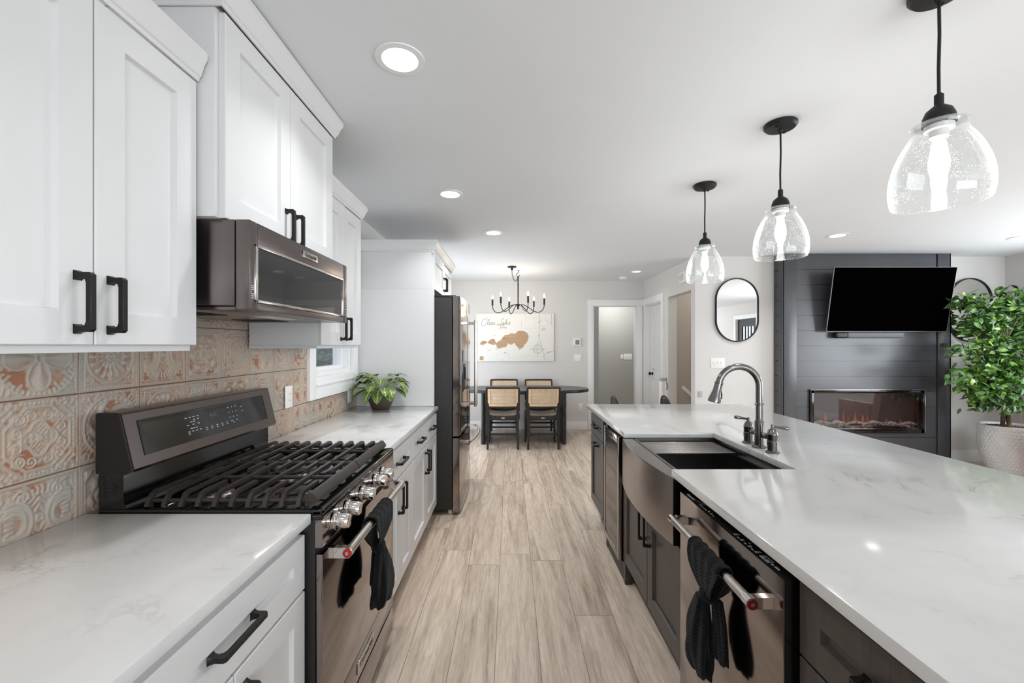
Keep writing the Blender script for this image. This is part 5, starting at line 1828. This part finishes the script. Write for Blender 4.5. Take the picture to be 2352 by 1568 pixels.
pendant(1.268, 1.262, 'nearest of the three seeded glass pendants, large at the upper right')
pendant(1.290, 2.037, 'middle of the three seeded glass pendants over the island')
pendant(1.282, 2.811, 'farthest and smallest of the three seeded glass pendants, left of the other two')


# ================================================================== DINING END
TC = (0.19, 6.22)
tb = thing('dining_table', 'black oval dining table on two slab legs', 'table', (TC[0], TC[1], 0))
a_, b_ = 0.945, 0.385
top = []
for i in range(96):
    t = 2 * PI * i / 96
    c_, s_ = math.cos(t), math.sin(t)
    top.append((TC[0] + a_ * math.copysign(abs(c_) ** (2 / 2.6), c_), TC[1] + b_ * math.copysign(abs(s_) ** (2 / 2.6), s_)))
rings = []
for z, k in ((0.718, 0.985), (0.722, 0.995), (0.735, 1.0), (0.750, 1.0), (0.757, 0.997), (0.760, 0.990)):
    rings.append([Vector((TC[0] + (x - TC[0]) * (1 - (1 - k) * 0.5), TC[1] + (y - TC[1]) * k, z)) for x, y in top])
part(tb, 'tabletop', MB().loft(rings), TABLEBLK)
for x in (-0.38, 0.755):
    lg = MB()
    pts = [(x + 0.028 * math.cos(PI + PI * i / 8), 5.95 + 0.028 * math.sin(PI + PI * i / 8)) for i in range(9)] + [(x + 0.028 * math.cos(PI * i / 8), 6.49 + 0.028 * math.sin(PI * i / 8)) for i in range(9)]
    lg.prism(pts, 'xy', 0.012, 0.7175)
    l_ = part(tb, 'leg', lg, TABLEBLK)
    part(l_, 'foot_pad', MB().cyl((x, 5.97, 0), (x, 5.97, 0.012), 0.015, n=14).cyl((x, 6.47, 0), (x, 6.47, 0.012), 0.015, n=14), BPLAST)
part(tb, 'apron', MB().box(-0.33, 0.71, 6.0, 6.44, 0.69, 0.7175), TABLEBLK)


def make_chair(label):
    # built at the origin, front looking along +Y, back at -Y
    t = thing('dining_chair', label, 'chair', (0, 0, 0), 'cane back dining chairs')
    w = 0.215
    for s in (-1, 1):
        part(t, 'leg', MB().tube([(s * (w - 0.012), -0.232, 0.0), (s * (w - 0.022), -0.222, 0.25), (s * (w - 0.020), -0.212, 0.46), (s * (w - 0.012), -0.226, 0.63)], [0.013, 0.017, 0.019, 0.015], sq=True), CHAIRBLK)
        part(t, 'leg', MB().tube([(s * (w - 0.006), 0.212, 0.0), (s * (w - 0.010), 0.205, 0.24), (s * (w - 0.010), 0.200, 0.455)], [0.013, 0.016, 0.018], sq=True), CHAIRBLK)
    sf = MB()
    sf.box(-w + 0.02, w - 0.02, -0.225, -0.20, 0.385, 0.445, 0.003)
    sf.box(-w + 0.02, w - 0.02, 0.188, 0.212, 0.395, 0.45, 0.003)
    for s in (-1, 1):
        sf.box(s * (w + 0.01), s * (w - 0.016), -0.23, 0.225, 0.40, 0.452, 0.004)
    fr_ = part(t, 'seat_frame', sf, CHAIRBLK)
    part(fr_, 'maker_tag', MB().box(-0.025, 0.025, -0.2275, -0.2252, 0.405, 0.425, 0.0005), STEEL)
    rows, nx, ny = [], 12, 10
    for j in range(ny + 1):
        y = -0.20 + 0.40 * j / ny
        rows.append([(-w + 0.018 + (2 * w - 0.036) * i / nx, y, 0.462 - 0.030 * (1 - (2 * i / nx - 1) ** 2) + 0.012 * (2 * j / ny - 1) ** 2) for i in range(nx + 1)])
    m = MB()
    k = nx + 1
    top_ = sum(rows, [])
    bot = [(x, y, z - 0.014) for x, y, z in top_]
    fs = []
    for j in range(ny):
        for i in range(nx):
            fs.append((j * k + i, j * k + i + 1, (j + 1) * k + i + 1, (j + 1) * k + i))
    o = len(top_)
    fs += [(o + f[3], o + f[2], o + f[1], o + f[0]) for f in fs]
    bd = [i for i in range(k)] + [j * k + nx for j in range(1, ny + 1)] + [ny * k + i for i in range(nx - 1, -1, -1)] + [j * k for j in range(ny - 1, 0, -1)]
    fs += [(bd[i], bd[(i + 1) % len(bd)], o + bd[(i + 1) % len(bd)], o + bd[i]) for i in range(len(bd))]
    part(t, 'seat', m.add(top_ + bot, fs), WOVEN)
    st = MB()
    st.box(-w + 0.03, w - 0.03, -0.228, -0.212, 0.185, 0.215, 0.003)
    part(t, 'stretcher', st, CHAIRBLK)
    part(t, 'stretcher', MB().box(-w + 0.02, w - 0.02, 0.196, 0.214, 0.20, 0.225, 0.003), CHAIRBLK)
    for s in (-1, 1):
        part(t, 'stretcher', MB().box(s * (w - 0.012), s * (w - 0.030), -0.21, 0.20, 0.15, 0.172, 0.003), CHAIRBLK)
    # backrest, leaning back and slightly bowed
    h0, h1 = 0.555, 0.824

    def bp(u, v, off=0.0):
        return Vector((u * (w + 0.002), -0.215 - 0.055 * v - 0.022 * (1 - u * u) + off, h0 + (h1 - h0) * v))
    bf = MB()
    for u in (-1, 1):
        bf.tube([bp(u * 0.98, v / 6) for v in range(-1, 7)], 0.012, sq=True)
    for v in (0.02, 0.99):
        bf.tube([bp(u / 8 * 0.98, v) for u in range(-8, 9)], 0.012, sq=True)
    bk = part(t, 'back_frame', bf, CHAIRBLK)

    def sheet(u0, u1, v0, v1, off, th=0.004):
        m_ = MB()
        g = 10
        for o_ in (off, off + th):
            m_.v += [tuple(bp(u0 + (u1 - u0) * i / g, v0 + (v1 - v0) * j / 4, o_)) for j in range(5) for i in range(g + 1)]
        q = (g + 1)
        for b0 in (0, 5 * q):
            m_.f += [(b0 + j * q + i, b0 + j * q + i + 1, b0 + (j + 1) * q + i + 1, b0 + (j + 1) * q + i) for j in range(4) for i in range(g)]
        return m_
    part(t, 'cane_panel', sheet(-0.78, 0.78, 0.16, 0.88, -0.002, 0.002), CANE)
    rf_ = MB()
    for a in ((-0.94, -0.78, 0.06, 0.96), (0.78, 0.94, 0.06, 0.96), (-0.78, 0.78, 0.06, 0.17), (-0.78, 0.78, 0.87, 0.96)):
        s1 = sheet(*a, -0.008, 0.010)
        rf_.add(s1.v, s1.f)
    part(t, 'cane_border', rf_, CANEW)
    return t


c0 = make_chair('cane back dining chair on the near side of the table, left one, beside the refrigerator')
dup(c0, (0.432, 5.89, 0), 0.03, 'cane back dining chair on the near side of the table, right one, toward the island')
dup(c0, (-0.10, 6.66, 0), PI, 'cane back dining chair on the wall side of the table, left, only its top showing')
dup(c0, (0.46, 6.66, 0), PI, 'cane back dining chair on the wall side of the table, right, only its top showing')
c0.location = (-0.098, 5.89, 0)

# chandelier
cxh, cyh = 0.11, 6.0
ch = thing('chandelier', 'black six arm candle chandelier hanging over the dining table', 'chandelier', (cxh, cyh, 1.92))
part(ch, 'canopy', MB().lathe([(0.060, CEIL), (0.062, CEIL - 0.006), (0.055, CEIL - 0.014), (0.014, CEIL - 0.018), (0.012, CEIL - 0.05)], (0.023, 5.73, 0), 32), BLACKMAT)
part(ch, 'ceiling_hook', MB().tube(catmull([(cxh + 0.005, cyh, CEIL), (cxh + 0.005, cyh, CEIL - 0.03), (cxh - 0.018, cyh, CEIL - 0.055), (cxh - 0.012, cyh, CEIL - 0.085), (cxh + 0.014, cyh, CEIL - 0.085), (cxh + 0.022, cyh, CEIL - 0.070)], 5), 0.004, 10).cyl((cxh + 0.005, cyh, CEIL), (cxh + 0.005, cyh, CEIL - 0.006), 0.014, n=16), BLACKMAT)
cn = MB()
p = catmull([(0.023, 5.73, CEIL - 0.05), (0.030, 5.76, CEIL - 0.11), (0.055, 5.85, CEIL - 0.165), (0.085, 5.94, CEIL - 0.160), (cxh, cyh, CEIL - 0.095)], 5)
for i in range(len(p) - 1):
    a, b = p[i], p[i + 1]
    d = (b - a)
    u = d.cross(Vector((0, 0, 1)) if i % 2 else Vector((0.3, 1, 0))).normalized()
    c_ = (a + b) / 2
    L_ = d.length * 0.68
    dn_ = d.normalized()
    cn.tube([c_ + dn_ * L_ * math.cos(2 * PI * k / 10) + u * 0.007 * math.sin(2 * PI * k / 10) for k in range(10)], 0.0018, 6, closed=True)
part(ch, 'chain', cn, BLACKMAT)
part(ch, 'stem', MB().cyl((cxh, cyh, 1.90), (cxh, cyh, CEIL - 0.105), 0.0085, n=16).lathe([(0.006, CEIL - 0.105), (0.014, CEIL - 0.10), (0.006, CEIL - 0.092)], (cxh, cyh, 0), 16), BLACKMAT)
part(ch, 'hub', MB().lathe([(0.012, 1.965), (0.024, 1.962), (0.026, 1.945), (0.022, 1.935), (0.014, 1.932), (0.014, 1.890), (0.006, 1.886)], (cxh, cyh, 0), 24), BLACKMAT)
for k in range(6):
    a = math.radians(10 + 60 * k)
    dx_, dy_ = math.cos(a), -math.sin(a)
    P_ = lambda r, z: (cxh + dx_ * r, cyh + dy_ * r, z)
    ap_ = catmull([P_(0.015, 1.950), P_(0.08, 1.948), P_(0.15, 1.910), P_(0.22, 1.862), P_(0.285, 1.842), P_(0.335, 1.862), P_(0.362, 1.905), P_(0.368, 1.950)], 5)
    ar_ = part(ch, 'arm', MB().tube(ap_, 0.0055, 10), BLACKMAT)
    part(ar_, 'candle_sleeve', MB().lathe([(0.012, 1.945), (0.0125, 1.95), (0.0125, 2.035), (0.009, 2.038)], P_(0.368, 0), 18), BLACKMAT)
    part(ar_, 'candle_bulb', MB().lathe([(0.007, 2.036), (0.0105, 2.048), (0.0120, 2.060), (0.0098, 2.076), (0.005, 2.090), (0.0008, 2.098)], P_(0.368, 0), 18), CBULB)
l = bpy.data.lights.new('chandelier_lamp', 'POINT')
l.energy, l.shadow_soft_size, l.color = 5, 0.3, (1.0, 0.82, 0.62)
o = bpy.data.objects.new('chandelier_lamp', l)
COL.objects.link(o)
o.parent = ch
o.location = (0, 0, 0.16)

# lake map
AX0, AX1, AZ0, AZ1, AY = -0.56, 0.712, 1.122, 1.902, 6.989
art = thing('lake_map', 'whitewashed wooden lake map with an oak lake hanging on the dining wall', 'wall art', (0.08, 7.0, 1.12))
part(art, 'board', MB().box(AX0, AX1, AY, 7.0195, AZ0, AZ1, 0.002), MAPWHITE)


def q_(x, y, o=0.0005):
    # point on the board from the close-up crop of the photograph (9.8 crop pixels to one photo pixel)
    X = (1080 + x / 9.8 - 1172) * 7.0 / FX
    Z = 1.38 - (690 + y / 9.8 - 793) * 7.0 / FX
    return (X, AY - o, Z)


def flat(pts, o=0.0015):
    n_ = len(pts)
    m_ = MB()
    P_ = catmull([q_(x, y, 0) for x, y in pts], 4, True)
    return m_.prism([(v.x, v.z) for v in P_], 'xz', AY - o, AY)


lake = [(585, 960), (640, 915), (695, 885), (735, 820), (790, 780), (850, 772), (905, 742), (960, 742), (1015, 745), (1060, 700), (1130, 678), (1220, 695), (1290, 745), (1312, 810), (1300, 880), (1265, 950), (1215, 1000), (1195, 1050), (1150, 1080), (1105, 1088), (1070, 1050), (1025, 1000), (985, 955), (940, 990), (890, 985), (845, 960), (835, 1005), (790, 1050), (720, 1055), (665, 1080), (610, 1060), (590, 1005)]
part(art, 'lake', flat(lake), LAKEW)
part(art, 'lake', flat([(398, 940), (430, 895), (490, 865), (545, 870), (565, 915), (580, 955), (560, 995), (500, 995), (440, 975), (405, 955)]), LAKEW)
part(art, 'lake', flat([(225, 965), (260, 920), (320, 905), (370, 925), (392, 945), (350, 965), (300, 990), (245, 998)]), LAKEW)
x0, y0, z0 = q_(215, 1342)
x1, _, z1 = q_(300, 1255)
part(art, 'scale_square', MB().box(x0, x1, AY - 0.0015, AY, z0, z1), LAKEW)


def ribbon(mb, pts, w, smooth=True):
    P_ = catmull([q_(x, y) for x, y in pts], 5) if smooth else [Vector(q_(x, y)) for x, y in pts]
    vs = []
    for i, p_ in enumerate(P_):
        d = P_[min(i + 1, len(P_) - 1)] - P_[max(i - 1, 0)]
        nrm = Vector((-d.z, 0, d.x))
        nrm = nrm.normalized() if nrm.length > 1e-7 else Vector((0, 0, 1))
        vs += [p_ + nrm * w / 2, p_ - nrm * w / 2]
    mb.add(vs, [(2 * i, 2 * i + 1, 2 * i + 3, 2 * i + 2) for i in range(len(P_) - 1)])


tx = MB()
for st_, w in (([(378, 452), (372, 422), (335, 412), (290, 438), (262, 492), (258, 540), (285, 566), (330, 558), (365, 528)], 0.0062),
               ([(365, 535), (398, 495), (428, 450), (432, 425), (418, 428), (402, 470), (392, 520), (402, 545), (424, 528)], 0.0055),
               ([(424, 530), (450, 510), (458, 493), (444, 490), (430, 515), (432, 540), (452, 543), (472, 525)], 0.0055),
               ([(508, 500), (490, 492), (474, 510), (472, 538), (486, 543), (502, 515), (508, 495), (500, 530), (510, 544), (528, 525)], 0.0055),
               ([(528, 525), (538, 492), (542, 502), (558, 500), (548, 525), (548, 544), (562, 535)], 0.0055),
               ([(762, 432), (758, 405), (738, 402), (715, 432), (700, 480), (686, 525), (655, 556), (620, 558), (606, 540), (626, 528), (665, 545), (715, 552), (748, 528)], 0.0062),
               ([(765, 500), (745, 495), (728, 515), (728, 540), (745, 543), (760, 515), (766, 496), (758, 530), (768, 544), (785, 525)], 0.0055),
               ([(785, 530), (808, 490), (828, 445), (828, 425), (816, 430), (803, 480), (795, 543)], 0.0055),
               ([(796, 530), (815, 500), (832, 497), (830, 512), (810, 520), (825, 540), (845, 530)], 0.0055),
               ([(848, 528), (880, 508), (902, 490), (890, 482), (868, 505), (866, 535), (885, 545), (910, 525)], 0.0055),
               ([(748, 560), (740, 545), (725, 555), (735, 575), (752, 580), (740, 595)], 0.003),
               ([(640, 625), (660, 630), (685, 600)], 0.003)): ribbon(tx, st_, w)
text_mb('Iowa', 0.058, q_(748, 603), (1, 0, 0), (0, 0, 1), tx)
part(art, 'title_lettering', tx, MAPINK)
ln = MB()
for st_, w, sm in (([(1560, 300), (1558, 600), (1556, 850), (1585, 960), (1630, 1100), (1665, 1230), (1690, 1335)], 0.0045, True), ([(1822, 300), (1832, 420), (1832, 535)], 0.0045, False), ([(1672, 425), (1832, 535)], 0.0038, False), ([(1690, 1200), (1780, 1168), (1880, 1142)], 0.004, True), ([(170, 990), (215, 990)], 0.003, False)):
    ribbon(ln, st_, w, sm)
cc = (1522, 1092)
for r_, w in ((102, 0.0042), (80, 0.0025)):
    ribbon(ln, [(cc[0] + r_ * math.cos(k * PI / 18), cc[1] + r_ * math.sin(k * PI / 18)) for k in range(37)], w, False)
for k in range(8):
    a = k * PI / 4
    rr = 150 if k % 2 == 0 else 66
    ribbon(ln, [(cc[0] + 12 * math.cos(a), cc[1] + 12 * math.sin(a)), (cc[0] + rr * math.cos(a), cc[1] + rr * math.sin(a))], 0.004, False)
for x, y in ((545, 788), (1545, 490), (1580, 465), (1535, 795), (800, 1178), (775, 1172), (295, 1020), (715, 1335), (1640, 1260), (435, 1120), (595, 1085), (1105, 1110), (1615, 640), (1640, 650), (1665, 630), (1690, 655), (1750, 1162), (1775, 1158), (1805, 1152), (1630, 670)):
    ribbon(ln, [(x - 11, y + 6), (x + 11, y - 6)], 0.009, False)
for s_, x, y in (('N', 1522, 935), ('S', 1522, 1252), ('W', 1352, 1092), ('E', 1690, 1092)):
    text_mb(s_, 0.022, q_(x, y), (1, 0, 0), (0, 0, 1), ln)
part(art, 'map_lines', ln, MAPINK)
fnt = MB()
for st_ in ([(385, 325), (388, 560)], [(490, 320), (490, 380)], [(1235, 310), (1235, 480), (1150, 490), (1150, 590)], [(1250, 380), (1540, 385)], [(1440, 390), (1470, 620)], [(1560, 580), (1880, 575)], [(1570, 760), (1870, 765)], [(180, 860), (330, 835), (545, 795)], [(395, 1010), (392, 1240), (600, 1245), (600, 1340)], [(865, 1120), (862, 1345)], [(1150, 1250), (1500, 1248)], [(1350, 740), (1540, 700)], [(1150, 490), (1150, 620), (1500, 620)]):
    ribbon(fnt, st_, 0.003, False)
part(art, 'faint_map_lines', fnt, MAPFAINT)


# black oval backed chairs beyond the island
def oval_chair(x, y, rz, label):
    t = thing('accent_chair', label, 'chair', (0, 0, 0), 'black oval backed chairs beyond the island')
    for sx_, sy_ in ((1, 1), (1, -1), (-1, 1), (-1, -1)):
        part(t, 'leg', MB().tube([(sx_ * 0.21, sy_ * 0.20, 0), (sx_ * 0.17, sy_ * 0.16, 0.43)], [0.011, 0.016], 10), CHAIRBLK)
    part(t, 'seat', MB().lathe([(0.01, 0.43), (0.21, 0.43), (0.235, 0.445), (0.235, 0.465), (0.215, 0.48), (0.01, 0.485)], (0, 0, 0), 32), CHAIRBLK)

    def E(a, k, o=0): return Vector((0.225 * k * math.cos(a), -0.215 - 0.05 * math.sin(a) * k - 0.05 + o, 0.62 + 0.235 * k * math.sin(a)))
    bk = part(t, 'back_rim', MB().tube([E(2 * PI * i / 40, 1.0) for i in range(40)], 0.014, 10, closed=True), CHAIRBLK)
    pd = MB()
    pd.loft([[E(2 * PI * i / 40, k, o) for i in range(40)] for k, o in ((0.02, 0.02), (0.5, 0.018), (0.86, 0.012), (0.9, 0.0), (0.86, -0.012), (0.5, -0.016), (0.02, -0.018))])
    part(t, 'back_pad', pd, M('charcoal woven upholstery', rgb(52, 52, 53), 0.8, var=0.1, vs=90))
    for s in (-1, 1):
        part(t, 'back_post', MB().tube([(s * 0.17, -0.16, 0.44), (s * 0.185, -0.24, 0.52), E(0 if s > 0 else PI, 0.99)], 0.010, 10), CHAIRBLK)
    t.location = (x, y, 0)
    t.rotation_euler = (0, 0, rz)


oval_chair(1.375, 4.37, math.radians(-93), 'black oval backed chair peeking over the far island edge, left, before the grey doorway')
oval_chair(1.90, 4.37, math.radians(-95), 'black oval backed chair peeking over the far island edge, right, beside the baby gate')


# ================================================================== PLANTS
def leaf_grid(mb, o, d, side, L, W, droop, curl=0.12, nl=10, nw=6, tip=0.75):
    d, side = d.normalized(), side.normalized()
    up_ = side.cross(d).normalized()
    if up_.z < 0: up_ = -up_
    base = len(mb.v)
    p = Vector(o)
    dd_ = d.copy()
    vs = []
    for i in range(nl + 1):
        t = i / nl
        w = W * (math.sin(PI * min(1, t ** tip)) ** 0.6 if 0 < t < 1 else 0.02)
        nn_ = side.cross(dd_)
        if nn_.dot(up_) < 0: nn_ = -nn_
        for j in range(nw + 1):
            s = 2 * j / nw - 1
            vs.append(p + side * (s * w) + nn_ * (curl * w * (s * s) + 0.004 * math.sin(t * 40) * abs(s) * 0.3))
            mb.uv.append((s, t))
        p = p + dd_ * (L / nl)
        dd_ = (dd_ - Vector((0, 0, 1)) * droop / nl).normalized()
    mb.v += [tuple(v) for v in vs]
    k = nw + 1
    mb.f += [(base + i * k + j, base + i * k + j + 1, base + (i + 1) * k + j + 1, base + (i + 1) * k + j) for i in range(nl) for j in range(nw)]
    return dd_


pc = Vector((kx(-0.952), 3.27, CT))
pl = thing('potted_plant', 'prayer plant with striped leaves in a brown pot on the far left counter', 'potted plant', pc)
S_ = 1.041
part(pl, 'pot', MB().lathe([(0.001, 0), (0.062, 0.0), (0.068, 0.004), (0.083, 0.04), (0.098, 0.085), (0.106, 0.125), (0.107, 0.132), (0.101, 0.132), (0.094, 0.112)], pc, 40, cap=False), POTBR)
part(pl, 'soil', MB().lathe([(0.095, 0.112), (0.06, 0.117), (0.005, 0.118)], pc, 24), MOSS)
lf = MB()
sm = MB()
rr = random.Random(11)
spec = []
for i in range(30):
    az = 2 * PI * i / 30 * 2.618 + rr.uniform(-0.2, 0.2)
    lvl = rr.random()
    spec.append((az, lvl))
for az, lvl in spec:
    h = Vector((math.cos(az), math.sin(az), 0))
    if pc.y + h.y * 0.2 > 3.36 and h.y > 0.5: h = Vector((h.x, h.y * 0.35, 0)).normalized()
    o = pc + Vector((h.x * 0.03, h.y * 0.03, 0.115))
    reach = 0.055 + 0.055 * (1 - lvl)
    ht = 0.045 + 0.10 * lvl
    tip_ = o + h * reach + Vector((0, 0, ht))
    if tip_.y > 3.33: tip_.y = 3.33
    sm.tube(catmull([o, o + h * reach * 0.35 + Vector((0, 0, ht * 0.8)), tip_], 4), 0.0025, 6)
    side = Vector((-h.y, h.x, 0))
    d0 = (h + Vector((0, 0, 0.35 + 0.35 * lvl))).normalized()
    leaf_grid(lf, tip_, d0, side, 0.10 + 0.025 * rr.random(), 0.033 + 0.006 * rr.random(), 2.2 - 0.8 * lvl)
# two long leaves reaching left toward the window, three hanging over the front
for h, dz, dr, L_ in ((Vector((-0.9, -0.25, 0)), 0.25, 0.55, 0.16), (Vector((-0.85, -0.5, 0)), -0.1, 1.2, 0.15), (Vector((0.15, -1, 0)), 0.05, 2.2, 0.15), (Vector((-0.35, -1, 0)), 0.05, 2.2, 0.15), (Vector((0.6, -0.8, 0)), 0.1, 2.0, 0.14), (Vector((0.95, -0.2, 0)), 0.15, 1.6, 0.14)):
    h.normalize()
    o = pc + h * 0.09 + Vector((0, 0, 0.15))
    sm.tube(catmull([pc + Vector((0, 0, 0.112)), pc + h * 0.04 + Vector((0, 0, 0.16)), o], 4), 0.0025, 6)
    leaf_grid(lf, o, (h + Vector((0, 0, dz))).normalized(), Vector((-h.y, h.x, 0)), L_, 0.042, dr)
for i, v in enumerate(lf.v):
    if v[1] > 3.405: lf.v[i] = (v[0], 3.405, v[2])
    if v[0] < TF + 0.02: lf.v[i] = (TF + 0.02, v[1], v[2])
part(pl, 'foliage', lf, LEAFV, ang=60)
part(pl, 'stems', sm, M('pale green stem', rgb(128, 150, 84), 0.6))
fs_ = MB()
fs_.tube(catmull([pc + Vector((-0.03, 0, 0.15)), pc + Vector((-0.10, -0.01, 0.27)), pc + Vector((-0.155, 0.0, 0.33))], 5), 0.0015, 6)
fs_.tube(catmull([pc + Vector((0.05, 0, 0.15)), pc + Vector((0.105, -0.01, 0.25)), pc + Vector((0.10, 0.0, 0.335))], 5), 0.0015, 6)
part(pl, 'flower_stems', fs_, M('dry pale stem', rgb(196, 192, 180), 0.7))

# ficus
fc = Vector((5.345, 4.575, 0))
fi = thing('ficus_tree', 'leafy green ficus tree in a dimpled white pot at the right', 'potted tree', fc)
pr = [(0.135, 0.0), (0.150, 0.012), (0.185, 0.10), (0.215, 0.20), (0.234, 0.32), (0.2385, 0.42), (0.232, 0.50), (0.228, 0.525)]
n_ = 320
Rg = []
pp_ = catmull([(r, z, 0) for r, z in pr], 14)
for k, v in enumerate(pp_):
    ring_ = []
    for i in range(n_):
        a = 2 * PI * i / n_
        zc = v.y / 0.034
        ph_ = (int(zc) % 2) * 0.5
        dim = math.sin(PI * (zc % 1.0)) * abs(math.sin(PI * (i / n_ * 40 + ph_)))
        r = v.x + 0.0055 * (dim - 0.5) * (1 if 0.03 < v.y < 0.505 else 0)
        ring_.append(Vector((fc.x + r * math.cos(a), fc.y + r * math.sin(a), v.y)))
    Rg.append(ring_)
for r, z in ((0.222, 0.528), (0.216, 0.525), (0.214, 0.47)):
    Rg.append([Vector((fc.x + r * math.cos(2 * PI * i / n_), fc.y + r * math.sin(2 * PI * i / n_), z)) for i in range(n_)])
part(fi, 'pot', MB().loft(Rg, True, False), POTWH, ang=70)
so = MB().lathe([(0.213, 0.485), (0.14, 0.50), (0.05, 0.515), (0.004, 0.518)], fc, 32)
for i in range(260):
    a, r = R.uniform(0, 2 * PI), 0.205 * math.sqrt(R.random())
    so.sphere((fc.x + r * math.cos(a), fc.y + r * math.sin(a), 0.50 + 0.02 * (1 - r / 0.2)), R.uniform(0.006, 0.014), (1.4, 1, 0.6), 6)
part(fi, 'mulch', so, MOSS, stuff=True)
for k in range(3):
    a = 2 * PI * k / 3
    pts = []
    for i in range(9):
        z = 0.50 + i * 0.11
        w = 0.030 * (1 - i / 14)
        pts.append((fc.x - 0.02 + w * math.cos(a + i * 0.55) * 1.1, fc.y + w * math.sin(a + i * 0.55), z))
    part(fi, 'trunk', MB().tube(catmull(pts, 4), 0.018, 12), BARK)
lf = MB()
tw_ = MB()
rg_ = random.Random(23)
tg = [(2216, 690, .0), (2302, 676, .05), (2206, 868, -.25), (2204, 800, -.25), (2222, 695, .0), (2246, 735, .0), (2322, 690, .0), (2275, 712, .1), (2345, 730, .1), (2300, 745, .1), (2262, 765, -.1), (2222, 745, 0), (2340, 790, -.1), (2290, 790, -.15),
      (2250, 800, -.1), (2232, 838, -.1), (2222, 860, -.1), (2262, 850, -.2), (2300, 830, -.2), (2345, 840, -.15), (2222, 890, -.1), (2262, 900, -.2), (2305, 880, -.25), (2345, 890, -.2), (2285, 920, -.2), (2240, 925, -.1), (2335, 925, -.15),
      (2385, 700, 0), (2390, 760, 0.1), (2390, 830, 0), (2385, 900, 0), (2360, 680, .1), (2325, 925, -.28), (2318, 760, 0.2), (2290, 860, 0.2), (2370, 870, 0.2), (2310, 840, .15), (2270, 745, .15)]
for x, y, dy in tg:
    Yc = fc.y + dy
    c = px(x, y, Yc)
    c.x = min(c.x, 5.74)
    c.y = min(c.y, 4.84)
    zb = max(0.85, min(1.45, c.z - 0.28))
    o = Vector((fc.x - 0.02, fc.y, zb))
    mid_ = (o + c) / 2 + Vector((0, 0, 0.10))
    path = catmull([o, mid_, c], 6)
    tw_.tube(path, [0.007 - 0.005 * i / (len(path) - 1) for i in range(len(path))], 6)
    for i in range(58):
        s = rg_.random() ** 0.7
        p = path[int(s * (len(path) - 1))] if s > 0.35 else path[-1]
        p = p + Vector([max(-0.085, min(0.085, rg_.gauss(0, 0.05))) for _ in range(3)])
        d = Vector((rg_.gauss(0, 1), rg_.gauss(0, 1), rg_.gauss(-0.55, 0.6))) + (c - o).normalized() * 0.6
        d.normalize()
        sd = d.cross(Vector((rg_.gauss(0, 1), rg_.gauss(-0.5, 1), rg_.gauss(0.5, 0.7)))).normalized()
        nrm = sd.cross(d)
        L_ = rg_.uniform(0.070, 0.108)
        W_ = L_ * rg_.uniform(0.19, 0.25)
        bow = rg_.uniform(0.10, 0.30)
        pts = [p]
        for t_, w_ in ((0.16, 0.66), (0.38, 1.0), (0.60, 0.86), (0.82, 0.42)):
            q0 = p + d * L_ * t_ - nrm * (bow * L_ * t_ * t_)
            pts += [q0 + sd * W_ * w_ + nrm * 0.12 * W_, q0 - nrm * 0.08 * W_, q0 - sd * W_ * w_ + nrm * 0.12 * W_]
        pts.append(p + d * L_ - nrm * bow * L_)
        if max(v.x for v in pts) > 5.88 or max(v.y for v in pts) > 5.06: continue
        if min(v.x for v in pts) < 5.085 and max(v.y for v in pts) > 4.895: continue
        fq = [(0, 2, 1), (0, 3, 2), (10, 11, 13), (11, 12, 13)]
        for b_ in (1, 4, 7):
            fq += [(b_, b_ + 1, b_ + 4, b_ + 3), (b_ + 1, b_ + 2, b_ + 5, b_ + 4)]
        lf.add(pts, fq)
part(fi, 'branches', tw_, BARK)
part(fi, 'foliage', lf, LEAFF, ang=70)

# leather armchair at the right edge, its back toward the ficus
lc = thing('armchair', 'cognac leather armchair just entering at the right edge, before the ficus', 'armchair', (5.2, 3.7, 0))
al = 4.955
part(lc, 'backrest', MB().prism([(3.93, 0.30), (4.05, 0.30), (4.13, 0.72), (4.115, 0.745), (4.08, 0.75), (4.02, 0.73)], 'yz', al, al + 0.72), LEATHER)
part(lc, 'seat_cushion', MB().box(al + 0.10, al + 0.62, 3.40, 3.92, 0.30, 0.45, 0.05, 4), LEATHER)
for x in (al + 0.005, al + 0.625):
    part(lc, 'armrest', MB().box(x, x + 0.09, 3.36, 3.925, 0.24, 0.58, 0.03, 4), LEATHER)
part(lc, 'base', MB().box(al + 0.10, al + 0.62, 3.40, 3.925, 0.18, 0.295, 0.01), LEATHER)
for x in (al + 0.06, al + 0.66):
    for y in (3.42, 3.98):
        part(lc, 'leg', MB().cyl((x, y, 0), (x, y, 0.299 if y > 3.5 else 0.239), 0.016, 0.022, 14), CHAIRBLK)
